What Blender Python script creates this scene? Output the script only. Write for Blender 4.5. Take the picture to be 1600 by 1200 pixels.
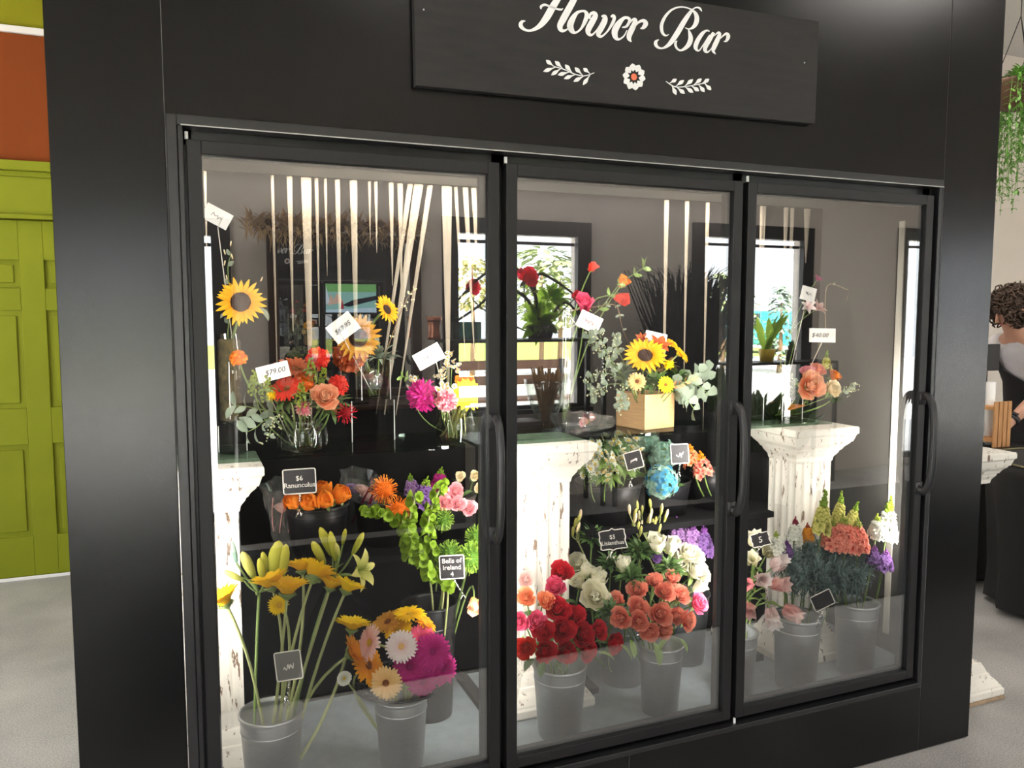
import bpy, math, random
from math import pi, sin, cos, radians, sqrt
from mathutils import Vector, Matrix, Quaternion

SC = bpy.context.scene
for _o in list(bpy.data.objects):
    bpy.data.objects.remove(_o, do_unlink=True)
COL = SC.collection
rnd = random.Random(11)

# ------------------------------------------------------------------ camera
CAM_POS = Vector((-0.011, -1.948, 1.514))
YAW, PITCH, FPX = 0.3846, 0.0865, 1251.4
cam_d = bpy.data.cameras.new('camera')
cam_d.sensor_width = 36.0
cam_d.lens = FPX / 1600.0 * 36.0
cam_d.clip_start = 0.02
cam = bpy.data.objects.new('camera', cam_d)
COL.objects.link(cam)
cam.location = CAM_POS
cam.rotation_euler = (pi / 2 - PITCH, 0, -YAW)
SC.camera = cam

# ------------------------------------------------------------------ world, exposure
SC.view_settings.view_transform = 'Standard'
SC.view_settings.look = 'None'
SC.view_settings.gamma = 1.0
SC.view_settings.exposure = 0.0
SC.view_settings.use_curve_mapping = False
W = bpy.data.worlds.new('daylight')
SC.world = W
W.use_nodes = True
bg = W.node_tree.nodes['Background']
bg.inputs[0].default_value = (0.92, 0.97, 1.0, 1)
bg.inputs[1].default_value = 6.6
sun_d = bpy.data.lights.new('sun', 'SUN'); sun_d.energy = 55; sun_d.angle = 0.01; sun_d.color = (1.0, 0.95, 0.88)
sun = bpy.data.objects.new('sun', sun_d); COL.objects.link(sun); sun.rotation_euler = Vector((0.25, -0.62, -0.95)).to_track_quat('-Z', 'Y').to_euler()

# ------------------------------------------------------------------ large lights
def area(name, loc, direction, sx, sy, power, color, spread=180):
    l = bpy.data.lights.new(name, 'AREA')
    l.shape = 'RECTANGLE'
    l.size, l.size_y = sx, sy
    l.energy = power
    l.color = color
    l.spread = radians(spread)
    o = bpy.data.objects.new(name, l)
    COL.objects.link(o)
    o.location = loc
    o.rotation_euler = Vector(direction).to_track_quat('-Z', 'Y').to_euler()
    return o

WINDOWS = [(-1.15, 0.17, 0.08, 2.06), (1.94, 2.99, 0.75, 2.15), (4.22, 5.33, 0.60, 2.20), (6.62, 8.35, 0.10, 2.25)]
WY = -4.0
for (x0, x1, z0, z1) in WINDOWS:                      # daylight sampling portals in the window openings
    p = area('window_daylight', ((x0 + x1) / 2, WY - 0.10, (z0 + z1) / 2), (0, 1, 0), x1 - x0, z1 - z0, 1, (1, 1, 1))
    p.data.cycles.is_portal = True
p = area('window_daylight', (-3.30, 0.45, 1.1), (1, 0, 0), 3.7, 2.1, 1, (1, 1, 1)); p.data.cycles.is_portal = True
CEIL = 3.83
ADDED_CEIL_LAMPS = [(-1.6, -2.2), (1.4, -2.6), (4.4, -2.2), (3.9, 1.6), (7.2, -1.2), (-2.0, 1.5)]
for (x, y) in ADDED_CEIL_LAMPS:                             # unseen ceiling lamps, added to brighten the shop walls
    area('added_panel_light', (x, y, CEIL - 0.075), (0, 0, -1), 1.1, 0.55, 40, (1.0, 0.95, 0.89))
LAMP_X = (0.012, 0.752, 1.514, 2.268)
for k, x in enumerate(LAMP_X):                        # tube lamps of the cooler, upright behind the door posts
    area('cooler_tube_light', (x, 0.066, (1.20, 1.18, 1.18, 0.98)[k]), (0, 1, 0), 0.022, (1.30, 1.36, 1.36, 0.62)[k], (6.6, 15.0, 14.5, 5.0)[k], (1.0, 0.95, 0.88))

# ------------------------------------------------------------------ projection helpers (measured positions to points in the room)
_F = Vector((sin(YAW) * cos(PITCH), cos(YAW) * cos(PITCH), -sin(PITCH)))
_R = Vector((cos(YAW), -sin(YAW), 0))
_U = _R.cross(_F)
def ray(u, v):
    return _F + _R * ((u - 800) / FPX) - _U * ((v - 600) / FPX)
def P(u, v, Y):
    d = ray(u, v)
    return CAM_POS + d * ((Y - CAM_POS.y) / d.y)
def S(px, p):                                          # size in metres of px photo pixels at point p
    return px / FPX * ((p - CAM_POS).dot(_F))

# ------------------------------------------------------------------ materials
MATS = {}
def mat(name, col, rough=0.55, metal=0.0, spec=0.5, noise=0.0, nscale=20.0, bump=0.0, tip=None, stretch=None, emit=None, estr=0.0, coat=0.0):
    if name in MATS: return MATS[name]
    m = bpy.data.materials.new(name); m.use_nodes = True
    nt = m.node_tree; b = nt.nodes['Principled BSDF']
    b.inputs['Roughness'].default_value = rough
    b.inputs['Metallic'].default_value = metal
    b.inputs['Specular IOR Level'].default_value = spec
    if coat: b.inputs['Coat Weight'].default_value = coat
    src = None
    if tip is not None:
        at = nt.nodes.new('ShaderNodeAttribute'); at.attribute_name = 'tt'
        mx = nt.nodes.new('ShaderNodeMix'); mx.data_type = 'RGBA'
        mx.inputs[6].default_value = (*col, 1); mx.inputs[7].default_value = (*tip, 1)
        nt.links.new(at.outputs['Fac'], mx.inputs[0])
        src = mx.outputs[2]
    if noise > 0 or bump > 0:
        tc = nt.nodes.new('ShaderNodeTexCoord')
        mp = nt.nodes.new('ShaderNodeMapping')
        if stretch: mp.inputs['Scale'].default_value = stretch
        nz = nt.nodes.new('ShaderNodeTexNoise'); nz.inputs['Scale'].default_value = nscale; nz.inputs['Detail'].default_value = 5
        nt.links.new(tc.outputs['Object'], mp.inputs['Vector']); nt.links.new(mp.outputs['Vector'], nz.inputs['Vector'])
        if noise > 0:
            hs = nt.nodes.new('ShaderNodeHueSaturation')
            mr = nt.nodes.new('ShaderNodeMapRange')
            mr.inputs['From Min'].default_value = 0.3; mr.inputs['From Max'].default_value = 0.7
            mr.inputs['To Min'].default_value = 1 - noise; mr.inputs['To Max'].default_value = 1 + noise
            nt.links.new(nz.outputs['Fac'], mr.inputs['Value'])
            nt.links.new(mr.outputs['Result'], hs.inputs['Value'])
            if src: nt.links.new(src, hs.inputs['Color'])
            else: hs.inputs['Color'].default_value = (*col, 1)
            src = hs.outputs['Color']
        if bump > 0:
            bp = nt.nodes.new('ShaderNodeBump'); bp.inputs['Strength'].default_value = bump; bp.inputs['Distance'].default_value = 0.01
            nt.links.new(nz.outputs['Fac'], bp.inputs['Height']); nt.links.new(bp.outputs['Normal'], b.inputs['Normal'])
    if src: nt.links.new(src, b.inputs['Base Color'])
    else: b.inputs['Base Color'].default_value = (*col, 1)
    if emit:
        b.inputs['Emission Color'].default_value = (*emit, 1); b.inputs['Emission Strength'].default_value = estr
    MATS[name] = m
    return m

def glass(name, tint=(1, 1, 1), base=0.06, edge=0.55, rough=0.0, frost=0.0):
    """thin clear pane: passes light straight through, mirrors a share of it, more at a grazing view"""
    if name in MATS: return MATS[name]
    m = bpy.data.materials.new(name); m.use_nodes = True
    nt = m.node_tree; nt.nodes.clear()
    out = nt.nodes.new('ShaderNodeOutputMaterial')
    tr = nt.nodes.new('ShaderNodeBsdfTransparent'); tr.inputs[0].default_value = (*tint, 1)
    gl = nt.nodes.new('ShaderNodeBsdfGlossy'); gl.inputs['Roughness'].default_value = rough
    lw = nt.nodes.new('ShaderNodeLayerWeight'); lw.inputs[0].default_value = 0.5
    pw = nt.nodes.new('ShaderNodeMath'); pw.operation = 'POWER'; pw.inputs[1].default_value = 3.0
    ml = nt.nodes.new('ShaderNodeMath'); ml.operation = 'MULTIPLY_ADD'; ml.inputs[1].default_value = edge; ml.inputs[2].default_value = base
    mx = nt.nodes.new('ShaderNodeMixShader')
    nt.links.new(lw.outputs['Facing'], pw.inputs[0]); nt.links.new(pw.outputs[0], ml.inputs[0])
    nt.links.new(ml.outputs[0], mx.inputs[0]); nt.links.new(tr.outputs[0], mx.inputs[1]); nt.links.new(gl.outputs[0], mx.inputs[2])
    last = mx
    if frost > 0:
        df = nt.nodes.new('ShaderNodeBsdfDiffuse'); df.inputs[0].default_value = (0.9, 0.9, 0.88, 1)
        m2 = nt.nodes.new('ShaderNodeMixShader'); m2.inputs[0].default_value = frost
        nt.links.new(mx.outputs[0], m2.inputs[1]); nt.links.new(df.outputs[0], m2.inputs[2]); last = m2
    nt.links.new(last.outputs[0], out.inputs[0])
    MATS[name] = m
    return m

# ------------------------------------------------------------------ mesh builder
class MB:
    def __init__(s): s.v = []; s.f = []; s.m = []; s.t = []
    def add(s, vs, fs, mi=0, ts=None):
        o = len(s.v); s.v += [tuple(x) for x in vs]
        s.t += list(ts) if ts else [0.0] * len(vs)
        s.f += [tuple(i + o for i in f) for f in fs]; s.m += [mi] * len(fs)
    def box(s, x0, x1, y0, y1, z0, z1, mi=0, M=None):
        vs = [Vector((x, y, z)) for z in (z0, z1) for y in (y0, y1) for x in (x0, x1)]
        if M: vs = [M @ q for q in vs]
        s.add(vs, [(0, 2, 3, 1), (4, 5, 7, 6), (0, 1, 5, 4), (2, 6, 7, 3), (0, 4, 6, 2), (1, 3, 7, 5)], mi)
    def tube(s, pts, r, n=8, mi=0, cap=True, ry=None, up=None):
        pts = [Vector(p) for p in pts]; N = len(pts)
        rr = r if isinstance(r, (list, tuple)) else [r] * N
        rings = []; prev = None
        for i, p in enumerate(pts):
            d = (pts[min(i + 1, N - 1)] - pts[max(i - 1, 0)])
            d = d.normalized() if d.length > 1e-9 else Vector((0, 0, 1))
            if prev is None:
                a = Vector(up) if up else (Vector((0, 0, 1)) if abs(d.z) < 0.9 else Vector((1, 0, 0)))
                x = a.cross(d).normalized()
            else:
                x = (prev - d * prev.dot(d)).normalized()
            prev = x; y = d.cross(x)
            k = (ry if ry else 1.0)
            rings.append([p + x * (rr[i] * cos(2 * pi * j / n)) + y * (rr[i] * k * sin(2 * pi * j / n)) for j in range(n)])
        vs = [q for rg in rings for q in rg]; fs = []
        for i in range(N - 1):
            for j in range(n):
                a, b = i * n + j, i * n + (j + 1) % n
                fs.append((a, b, b + n, a + n))
        if cap:
            fs.append(tuple(range(n - 1, -1, -1))); fs.append(tuple(range((N - 1) * n, N * n)))
        s.add(vs, fs, mi)
    def lathe(s, prof, n=24, mi=0, M=None, cap0=False, cap1=False):
        vs = []; fs = []
        for (r, z) in prof:
            for j in range(n):
                a = 2 * pi * j / n; q = Vector((r * cos(a), r * sin(a), z)); vs.append(M @ q if M else q)
        for i in range(len(prof) - 1):
            for j in range(n):
                a, b = i * n + j, i * n + (j + 1) % n
                fs.append((a, b, b + n, a + n))
        if cap0: fs.append(tuple(range(n - 1, -1, -1)))
        if cap1: fs.append(tuple(range((len(prof) - 1) * n, len(prof) * n)))
        s.add(vs, fs, mi)
    def ball(s, c, r, n=8, m=5, mi=0, sz=1.0, M=None):
        c = Vector(c); vs = []; fs = []
        for i in range(m + 1):
            th = pi * i / m
            for j in range(n):
                a = 2 * pi * j / n
                q = c + Vector((r * sin(th) * cos(a), r * sin(th) * sin(a), -r * cos(th) * sz)); vs.append(M @ q if M else q)
        for i in range(m):
            for j in range(n):
                a, b = i * n + j, i * n + (j + 1) % n
                fs.append((a, b, b + n, a + n))
        s.add(vs, fs, mi)
    def petal(s, M, az, r0, L, W, a0, a1, cup=0.0, z0=0.0, nt=4, ns=2, mi=0, shape=None, twist=0.0, ruffle=0.0, tscale=1.0, t0=0.0):
        """a curved petal: starts r0 from the axis, rises at angle a0 (from the radial) and ends at a1"""
        shape = shape or (lambda t: sin(pi * (0.12 + 0.80 * t)) ** 0.7)
        ca, sa = cos(az), sin(az); r, z = r0, z0; vs = []; ts = []
        for i in range(nt + 1):
            t = i / nt; a = a0 + (a1 - a0) * t
            if i: r += L / nt * cos(a); z += L / nt * sin(a)
            w = W * shape(t); nr, nz = -sin(a), cos(a)
            for j in range(-ns, ns + 1):
                q = j / ns
                k = cup * w * q * q + twist * w * q + (ruffle * W * sin(q * 5.0 + az * 3) * t)
                rr = r + nr * k; zz = z + nz * k; tx = q * w
                v = Vector((ca * rr - sa * tx, sa * rr + ca * tx, zz))
                vs.append(M @ v if M else v); ts.append(t0 + t * tscale)
        fs = []; n = 2 * ns + 1
        for i in range(nt):
            for j in range(n - 1):
                a = i * n + j; fs.append((a, a + 1, a + n + 1, a + n))
        s.add(vs, fs, mi, ts)
    def mesh(s, name, mats, smooth=True):
        me = bpy.data.meshes.new(name)
        me.from_pydata(s.v, [], s.f)
        for m in (mats if isinstance(mats, (list, tuple)) else [mats]): me.materials.append(m)
        me.polygons.foreach_set('material_index', s.m)
        me.polygons.foreach_set('use_smooth', [smooth] * len(s.f))
        if any(s.t):
            at = me.attributes.new('tt', 'FLOAT', 'POINT'); at.data.foreach_set('value', s.t)
        me.update()
        return me
    def build(s, name, mats, parent=None, smooth=False, loc=None, bevel=0.0, solid=0.0):
        o = bpy.data.objects.new(name, s.mesh(name, mats, smooth)); COL.objects.link(o)
        if parent: o.parent = parent
        if loc: o.location = loc
        if bevel:
            b = o.modifiers.new('bevel', 'BEVEL'); b.width = bevel; b.segments = 2; b.limit_method = 'ANGLE'
        if solid:
            b = o.modifiers.new('solid', 'SOLIDIFY'); b.thickness = solid
        return o

def empty(name, loc):
    o = bpy.data.objects.new(name, None); COL.objects.link(o); o.location = loc; o.empty_display_size = 0.02
    return o
def tag(o, label, cat, group=None):
    o['label'] = label; o['category'] = cat
    if group: o['group'] = group
    return o
def structure(o):
    o['kind'] = 'structure'; return o
def child(name, me, parent, loc=(0, 0, 0), rot=None, scale=1.0, label=None):
    o = bpy.data.objects.new(name, me); COL.objects.link(o); o.parent = parent; o.location = loc
    if rot is not None: o.rotation_mode = 'QUATERNION'; o.rotation_quaternion = rot
    o.scale = (scale,) * 3
    if label: o['label'] = label
    return o
def spline(pts, per=6):
    """Catmull-Rom through tuples of any length"""
    out = []; n = len(pts)
    for i in range(n - 1):
        p0, p1, p2, p3 = pts[max(i - 1, 0)], pts[i], pts[i + 1], pts[min(i + 2, n - 1)]
        for k in range(per):
            t = k / per
            out.append(tuple(0.5 * (2 * b + (c - a) * t + (2 * a - 5 * b + 4 * c - d) * t * t + (3 * b - a - 3 * c + d) * t ** 3) for a, b, c, d in zip(p0, p1, p2, p3)))
    out.append(tuple(pts[-1])); return out
def text_mesh(name, body, size, m, extrude=0.0004, align='CENTER', shear=0.0):
    cu = bpy.data.curves.new(name, 'FONT'); cu.body = body; cu.size = size; cu.extrude = extrude
    cu.align_x = align; cu.align_y = 'CENTER'; cu.shear = shear; cu.resolution_u = 3
    o = bpy.data.objects.new(name, cu); COL.objects.link(o)
    dg = bpy.context.evaluated_depsgraph_get(); dg.update()
    me = bpy.data.meshes.new_from_object(o.evaluated_get(dg))
    bpy.data.objects.remove(o, do_unlink=True); bpy.data.curves.remove(cu)
    me.name = name; me.materials.clear(); me.materials.append(m)
    return me
# ================================================================== SETTING
M_BEIGE = mat('beige_wall_paint', (0.74, 0.675, 0.61), 0.9, noise=0.03, nscale=3)
M_CEIL = mat('ceiling_paint', (0.62, 0.60, 0.57), 0.95, noise=0.05, nscale=60, bump=0.15)
M_GREEN = mat('green_wall_paint', (0.185, 0.178, 0.004), 0.65, spec=.15, noise=0.05, nscale=4)
M_GREEN2 = mat('green_door_paint', (0.165, 0.185, 0.007), 0.6, spec=.15, noise=0.05, nscale=4)
M_ORANGE = mat('orange_panel_paint', (0.165, 0.036, 0.006), 0.8, spec=.15, noise=0.05, nscale=4)
M_WHITE = mat('white_trim_paint', (0.72, 0.70, 0.66), 0.5)
M_BLACKFRAME = mat('black_window_frame', (0.012, 0.012, 0.014), 0.4)

def floor_mat():
    m = mat('speckled_concrete', (0.36, 0.35, 0.335), 0.62, noise=0.22, nscale=2.2, bump=0.05)
    nt = m.node_tree; b = nt.nodes['Principled BSDF']
    hs = [n for n in nt.nodes if n.type == 'HUE_SAT'][0]
    tc = [n for n in nt.nodes if n.type == 'TEX_COORD'][0]
    nz = nt.nodes.new('ShaderNodeTexNoise'); nz.inputs['Scale'].default_value = 170; nz.inputs['Detail'].default_value = 3
    mr = nt.nodes.new('ShaderNodeMapRange'); mr.inputs['From Min'].default_value = 0.35; mr.inputs['From Max'].default_value = 0.65
    mr.inputs['To Min'].default_value = 0.75; mr.inputs['To Max'].default_value = 1.2
    h2 = nt.nodes.new('ShaderNodeHueSaturation')
    nt.links.new(tc.outputs['Object'], nz.inputs['Vector']); nt.links.new(nz.outputs['Fac'], mr.inputs['Value'])
    nt.links.new(mr.outputs['Result'], h2.inputs['Value']); nt.links.new(hs.outputs['Color'], h2.inputs['Color'])
    nt.links.new(h2.outputs['Color'], b.inputs['Base Color'])
    return m
RX0, RX1, RY0, RY1 = -3.2, 9.0, -4.0, 3.25
b = MB(); b.box(RX0 - .12, RX1 + .12, RY0 - .12, RY1 + .12, -0.12, 0); structure(b.build('floor', floor_mat()))
b = MB(); b.box(RX0 - .12, RX1 + .12, RY0 - .12, RY1 + .12, CEIL, CEIL + 0.12); structure(b.build('ceiling', M_CEIL))
b = MB(); b.box(RX0 - .12, RX0, RY0, -1.5, 0, CEIL); b.box(RX0 - .12, RX0, 2.4, RY1, 0, CEIL); b.box(RX0 - .12, RX0, -1.5, 2.4, 2.15, CEIL); structure(b.build('wall_left', M_BEIGE))
b = MB()
for (y0, y1, z0, z1) in ((-1.5, -1.42, 0, 2.15), (2.32, 2.4, 0, 2.15), (-1.42, 2.32, 2.07, 2.15), (-1.42, 2.32, 0, .08), (.42, .48, .08, 2.07)): b.box(RX0 - .09, RX0 - .03, y0, y1, z0, z1)
w = structure(b.build('window_5', M_BLACKFRAME)); b = MB(); b.box(RX0 - .063, RX0 - .057, -1.42, 2.32, .08, 2.07); b.build('glass_pane', glass('window_glass', (1, 1, 1), 0.03, 0.4), w)  # unseen side window, added to light the floor left of the cooler
b = MB(); b.box(RX1, RX1 + .12, RY0, RY1, 0, CEIL); structure(b.build('wall_right', M_BEIGE))
b = MB(); b.box(0.75, RX1 + .12, RY1, RY1 + .12, 0, CEIL); structure(b.build('wall_back', M_BEIGE))
# the green end of the back wall, with a door opening, a rust panel over it
b = MB()
b.box(RX0 - .12, -1.22, RY1, RY1 + .12, 0, CEIL); b.box(-0.40, 0.75, RY1, RY1 + .12, 0, CEIL); b.box(-1.22, -0.40, RY1, RY1 + .12, 2.10, CEIL)
b.box(-1.22, -0.40, RY1 + .06, RY1 + .12, 0, 2.10)  # added backing behind the door, blocks daylight leaking through the gaps
structure(b.build('wall_green', M_GREEN))
b = MB(); b.box(-2.2, -0.12, RY1 - 0.018, RY1 - 0.0005, 2.355, 3.035); structure(b.build('trim_1', M_ORANGE, bevel=0.003))
b = MB(); b.box(RX0, 0.75, RY1 - 0.035, RY1 - 0.0005, 3.036, 3.072); structure(b.build('trim_2', M_WHITE, bevel=0.004))
b = MB()                                             # moulded green door casing and lintel
b.box(-1.36, -0.26, RY1 - 0.06, RY1 - .0005, 2.30, 2.353); b.box(-1.33, -0.29, RY1 - 0.022, RY1 - .0005, 2.045, 2.30)
b.box(-1.34, -0.28, RY1 - 0.034, RY1 - .0005, 2.27, 2.30); b.box(-1.31, -0.31, RY1 - 0.045, RY1 - .0005, 2.04, 2.065)
b.box(-1.31, -1.21, RY1 - 0.03, RY1 - .0005, 0, 2.04); b.box(-0.41, -0.31, RY1 - 0.03, RY1 - .0005, 0, 2.04)
structure(b.build('trim_3', M_GREEN2, bevel=0.004))
# six panel door
b = MB()
dx0, dx1, dy = -1.205, -0.415, RY1
b.box(dx0, dx1, dy + 0.012, dy + 0.045, 0.02, 2.035)
xs = [dx0, -1.075, -0.865, -0.745, -0.545, dx1]
for (x0, x1) in ((xs[0], xs[1]), (xs[2], xs[3]), (xs[4], xs[5])): b.box(x0, x1, dy - 0.004, dy + 0.013, 0.02, 2.035)
for (z0, z1) in ((0.02, 0.25), (0.78, 0.987), (1.537, 1.661), (1.818, 2.035)):
    for (x0, x1) in ((xs[1], xs[2]), (xs[3], xs[4])): b.box(x0, x1, dy - 0.004, dy + 0.013, z0, z1)
for (x0, x1) in ((xs[1], xs[2]), (xs[3], xs[4])):
    for (z0, z1) in ((0.25, 0.78), (0.987, 1.537), (1.661, 1.818)): b.box(x0 + .03, x1 - .03, dy + 0.003, dy + 0.014, z0 + .03, z1 - .03)
structure(b.build('door_1', M_GREEN2, bevel=0.003))
b = MB(); b.box(RX0, -1.31, RY1 - 0.016, RY1 - .0005, 0, 0.09); b.box(-0.31, 0.75, RY1 - 0.016, RY1 - .0005, 0, 0.09); b.box(-1.31, -0.31, RY1 - 0.012, RY1 - 0.0045, 0.0, 0.0195)
structure(b.build('baseboard_back', M_WHITE, bevel=0.003))
# front wall (the street side, seen only as a reflection) with four tall openings
b = MB(); xs = RX0 - .12
for (x0, x1, z0, z1) in WINDOWS:
    b.box(xs, x0, WY - .12, WY, 0, CEIL)
    b.box(x0, x1, WY - .12, WY, z1, CEIL)
    if z0 > 0.01: b.box(x0, x1, WY - .12, WY, 0, z0)
    xs = x1
b.box(xs, RX1 + .12, WY - .12, WY, 0, CEIL)
structure(b.build('wall_front', M_BEIGE))
M_PANE = glass('window_glass', (1, 1, 1), 0.03, 0.4)
for k, (x0, x1, z0, z1) in enumerate(WINDOWS):
    b = MB(); fw = 0.115
    b.box(x0 - fw, x0 + .01, WY - .03, WY + .03, z0 - .03, z1 + fw); b.box(x1 - .01, x1 + fw, WY - .03, WY + .03, z0 - .03, z1 + fw)
    b.box(x0 + .01, x1 - .01, WY - .03, WY + .03, z1 - .005, z1 + fw); b.box(x0 + .01, x1 - .01, WY - .03, WY + .03, z0 - .03, z0 + .03)
    b.box(x0 + .01, x1 - .01, WY - .05, WY - .03, z1 - .075, z1 - .05)
    if z0 > .3: b.box(x0 - fw, x1 + fw, WY + .03, WY + .09, z0 - .035, z0)
    w = structure(b.build('window_%d' % (k + 1), M_BLACKFRAME, bevel=0.003))
    b = MB(); b.box(x0 + .01, x1 - .01, WY - .07, WY - .064, z0 + .03, z1 - .005); b.build('glass_pane', M_PANE, w)
for (x, y) in ADDED_CEIL_LAMPS:
    b = MB(); b.box(x - .62, x + .62, y - .34, y + .34, CEIL - .06, CEIL - .0005)
    t = tag(empty('added_ceiling_light', (x, y, CEIL)), 'flat rectangular panel lamp on the shop ceiling', 'light', 'ceiling panel lamps')
    o = b.build('housing', M_WHITE, t, loc=(-x, -y, -CEIL), bevel=0.004)
b = MB(); b.box(-0.3, 6.0, -3.30, -1.15, 0.0005, 0.011); o = b.build('floor_mat', mat('added_dark_mat', (0.014, 0.014, 0.015), .9, noise=.2, nscale=60), bevel=.003)  # unseen mat, added to darken the lower reflection in the doors
tag(o, 'wide black rubber mat on the floor facing the cooler, seen in the glass', 'mat')
# outdoors beyond the windows
b = MB(); b.box(RX0 - 8, RX0 - .12, WY - .12, 8, -0.2, -0.02); structure(b.build('side_pavement', mat('pale_pavement', (0.74, 0.73, 0.70), 0.9, noise=0.08, nscale=3)))
b = MB(); b.box(-14, 24, -22, WY - .12, -0.2, -0.02); structure(b.build('pavement', mat('pale_pavement', (0.74, 0.73, 0.70), 0.9, noise=0.08, nscale=3)))
b = MB(); b.box(-14, 24, -40, -22, -0.2, 0.0); structure(b.build('lawn', mat('sunny_lawn', (0.30, 0.36, 0.07), 0.9, noise=0.2, nscale=5)))

# ================================================================== THE COOLER
M_PANEL = mat('black_satin_panel', (0.004, 0.004, 0.0042), 0.22, spec=0.42, noise=0.25, nscale=5)
M_PANEL.node_tree.nodes['Principled BSDF'].inputs['Specular IOR Level'].default_value = 0.31
M_TRIM = mat('black_trim', (0.012, 0.012, 0.013), 0.35)
M_FRAME = mat('dark_door_frame', (0.011, 0.0108, 0.0115), 0.45, spec=.32)
M_SEAM = mat('grey_seam_strip', (0.10, 0.10, 0.10), 0.5)  # thin strips along the panel joints, lighter grey than the panels
M_GASKET = mat('grey_gasket', (0.05, 0.053, 0.058), 0.6)
M_HANDLE = mat('black_handle_plastic', (0.014, 0.0145, 0.017), 0.38)
M_COOLBACK = mat('dark_liner', (0.009, 0.0085, 0.009), 0.9, spec=.08, noise=0.15, nscale=6)
M_LINER = mat('grey_liner', (0.085, 0.083, 0.078), 0.6, spec=.2, noise=0.06, nscale=80, bump=0.05)
M_DECK = mat('cooler_deck', (0.24, 0.285, 0.315), 0.5, noise=0.1, nscale=25)
M_DOORGLASS = glass('cooler_door_glass', (0.97, 0.975, 0.97), 0.16, 0.35)
CX0, CX1, CZ1, CYB = -0.265, 2.544, 2.78, 0.78       # outer box
IX0, IX1, IY, IZ0, IZ1 = -0.128, 2.36, 0.60, 0.27, 1.935   # inside
cooler = tag(empty('flower_cooler', ((CX0 + CX1) / 2, 0.3, 0)), 'large black three door glass flower cooler filling the middle of the shop', 'flower cooler')
OFF = (-(CX0 + CX1) / 2, -0.3, 0)
def cpart(name, bm, m, label=None, bevel=0.0, parent=None, smooth=False):
    o = bm.build(name, m, parent or cooler, smooth, bevel=bevel)
    if parent is None: o.location = OFF
    if label: o['label'] = label
    return o
def cbox(name, m, *bx, label=None, bevel=0.0):
    b = MB(); b.box(*bx); return cpart(name, b, m, label, bevel)
PY0, PY1 = -0.006, 0.03
cbox('front_panel', M_PANEL, CX0, -0.0425, PY0, PY1, 0.004, CZ1, label='plain black panel left of the doors', bevel=0.0012)
cbox('front_panel', M_PANEL, 2.3015, CX1, PY0, PY1, 0.004, CZ1, label='plain black panel right of the doors', bevel=0.0012)
cbox('front_panel', M_PANEL, -0.041, 2.3, PY0, PY1, 1.95, CZ1, label='black panel above the doors', bevel=0.0012)
cbox('front_panel', M_PANEL, -0.041, 1.144, PY0, PY1, 0.004, 0.232, label='black kick panel under the left doors', bevel=0.0012)
cbox('front_panel', M_PANEL, 1.1455, 2.3, PY0, PY1, 0.004, 0.232, label='black kick panel under the right doors', bevel=0.0012)
b = MB(); b.box(-0.0424, -0.0411, PY0 + .001, PY0 + .004, 0.004, CZ1); b.box(2.3001, 2.3014, PY0 + .001, PY0 + .004, 0.004, CZ1); b.box(1.1441, 1.1454, PY0 + .001, PY0 + .004, 0.004, 0.232)
b.box(-0.041, 2.3, PY0 + .0005, PY0 + .004, 0.2322, 0.2345)
cpart('panel_seam', b, M_SEAM)
cbox('side_panel', M_PANEL, CX0, CX0 + .02, PY1, CYB, 0.004, CZ1)
cbox('side_panel', M_PANEL, CX1 - .02, CX1, PY1, CYB, 0.004, CZ1)
cbox('back_panel', M_PANEL, CX0, CX1, CYB, CYB + .02, 0.004, CZ1)
cbox('top_panel', M_PANEL, CX0, CX1, PY0, CYB + .02, CZ1, CZ1 + .02)
# opening surround
b = MB()
b.box(-0.040, -0.018, -0.018, 0.03, 0.236, 1.949); b.box(-0.018, -0.006, -0.010, 0.03, 0.236, 1.935)
b.box(-0.018, 2.285, -0.020, 0.03, 1.926, 1.949); b.box(2.285, 2.299, -0.004, 0.03, 0.236, 1.949)
b.box(-0.018, 2.285, -0.012, 0.03, 0.2355, 0.252)
cpart('opening_trim', b, M_TRIM, bevel=0.002)
b = MB(); b.box(-0.010, 2.284, -0.0213, -0.0200, 1.9255, 1.9280); cpart('trim_highlight', b, mat('painted_highlight', (0.42, 0.42, 0.40), 0.35), label='painted highlight along the lower edge of the top trim')  # pale strip: the highlight on this edge put into the colour
# inner shell
cbox('back_liner', M_COOLBACK, IX0, IX1, IY, IY + .03, IZ0, IZ1)
cbox('side_liner', M_LINER, IX0 - .03, IX0, 0.045, IY + .03, IZ0, IZ1)
cbox('side_liner', M_LINER, IX1, IX1 + .03, 0.045, IY + .03, IZ0, IZ1)
cbox('inner_ceiling', M_LINER, IX0, IX1, 0.045, IY, IZ1, IZ1 + .03)
cbox('deck', M_DECK, IX0, IX1, 0.045, IY, IZ0 - .03, IZ0)
cbox('wall_strip', mat('cream_strip', (0.86, 0.83, 0.74), 0.5), IX1 - .007, IX1 - .0005, 0.19, 0.216, 0.335, 1.845, label='cream upright strip on the right inner wall', bevel=0.002)
b = MB()                                            # posts behind the door joints
for x in (-0.006, 0.7525, 1.5145, 2.276):
    b.box(x - .017, x + .017, 0.0405, 0.058, 0.236, 1.94)
b.box(-0.02, 2.29, 0.0405, 0.058, 1.895, 1.94); b.box(-0.02, 2.29, 0.0405, 0.058, 0.236, 0.272)
cpart('door_post', b, M_TRIM)
for x in LAMP_X:
    b = MB(); b.box(x - .014, x + .014, 0.058, 0.0655, 0.30, 1.90); cpart('lamp_batten', b, M_WHITE)
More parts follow.
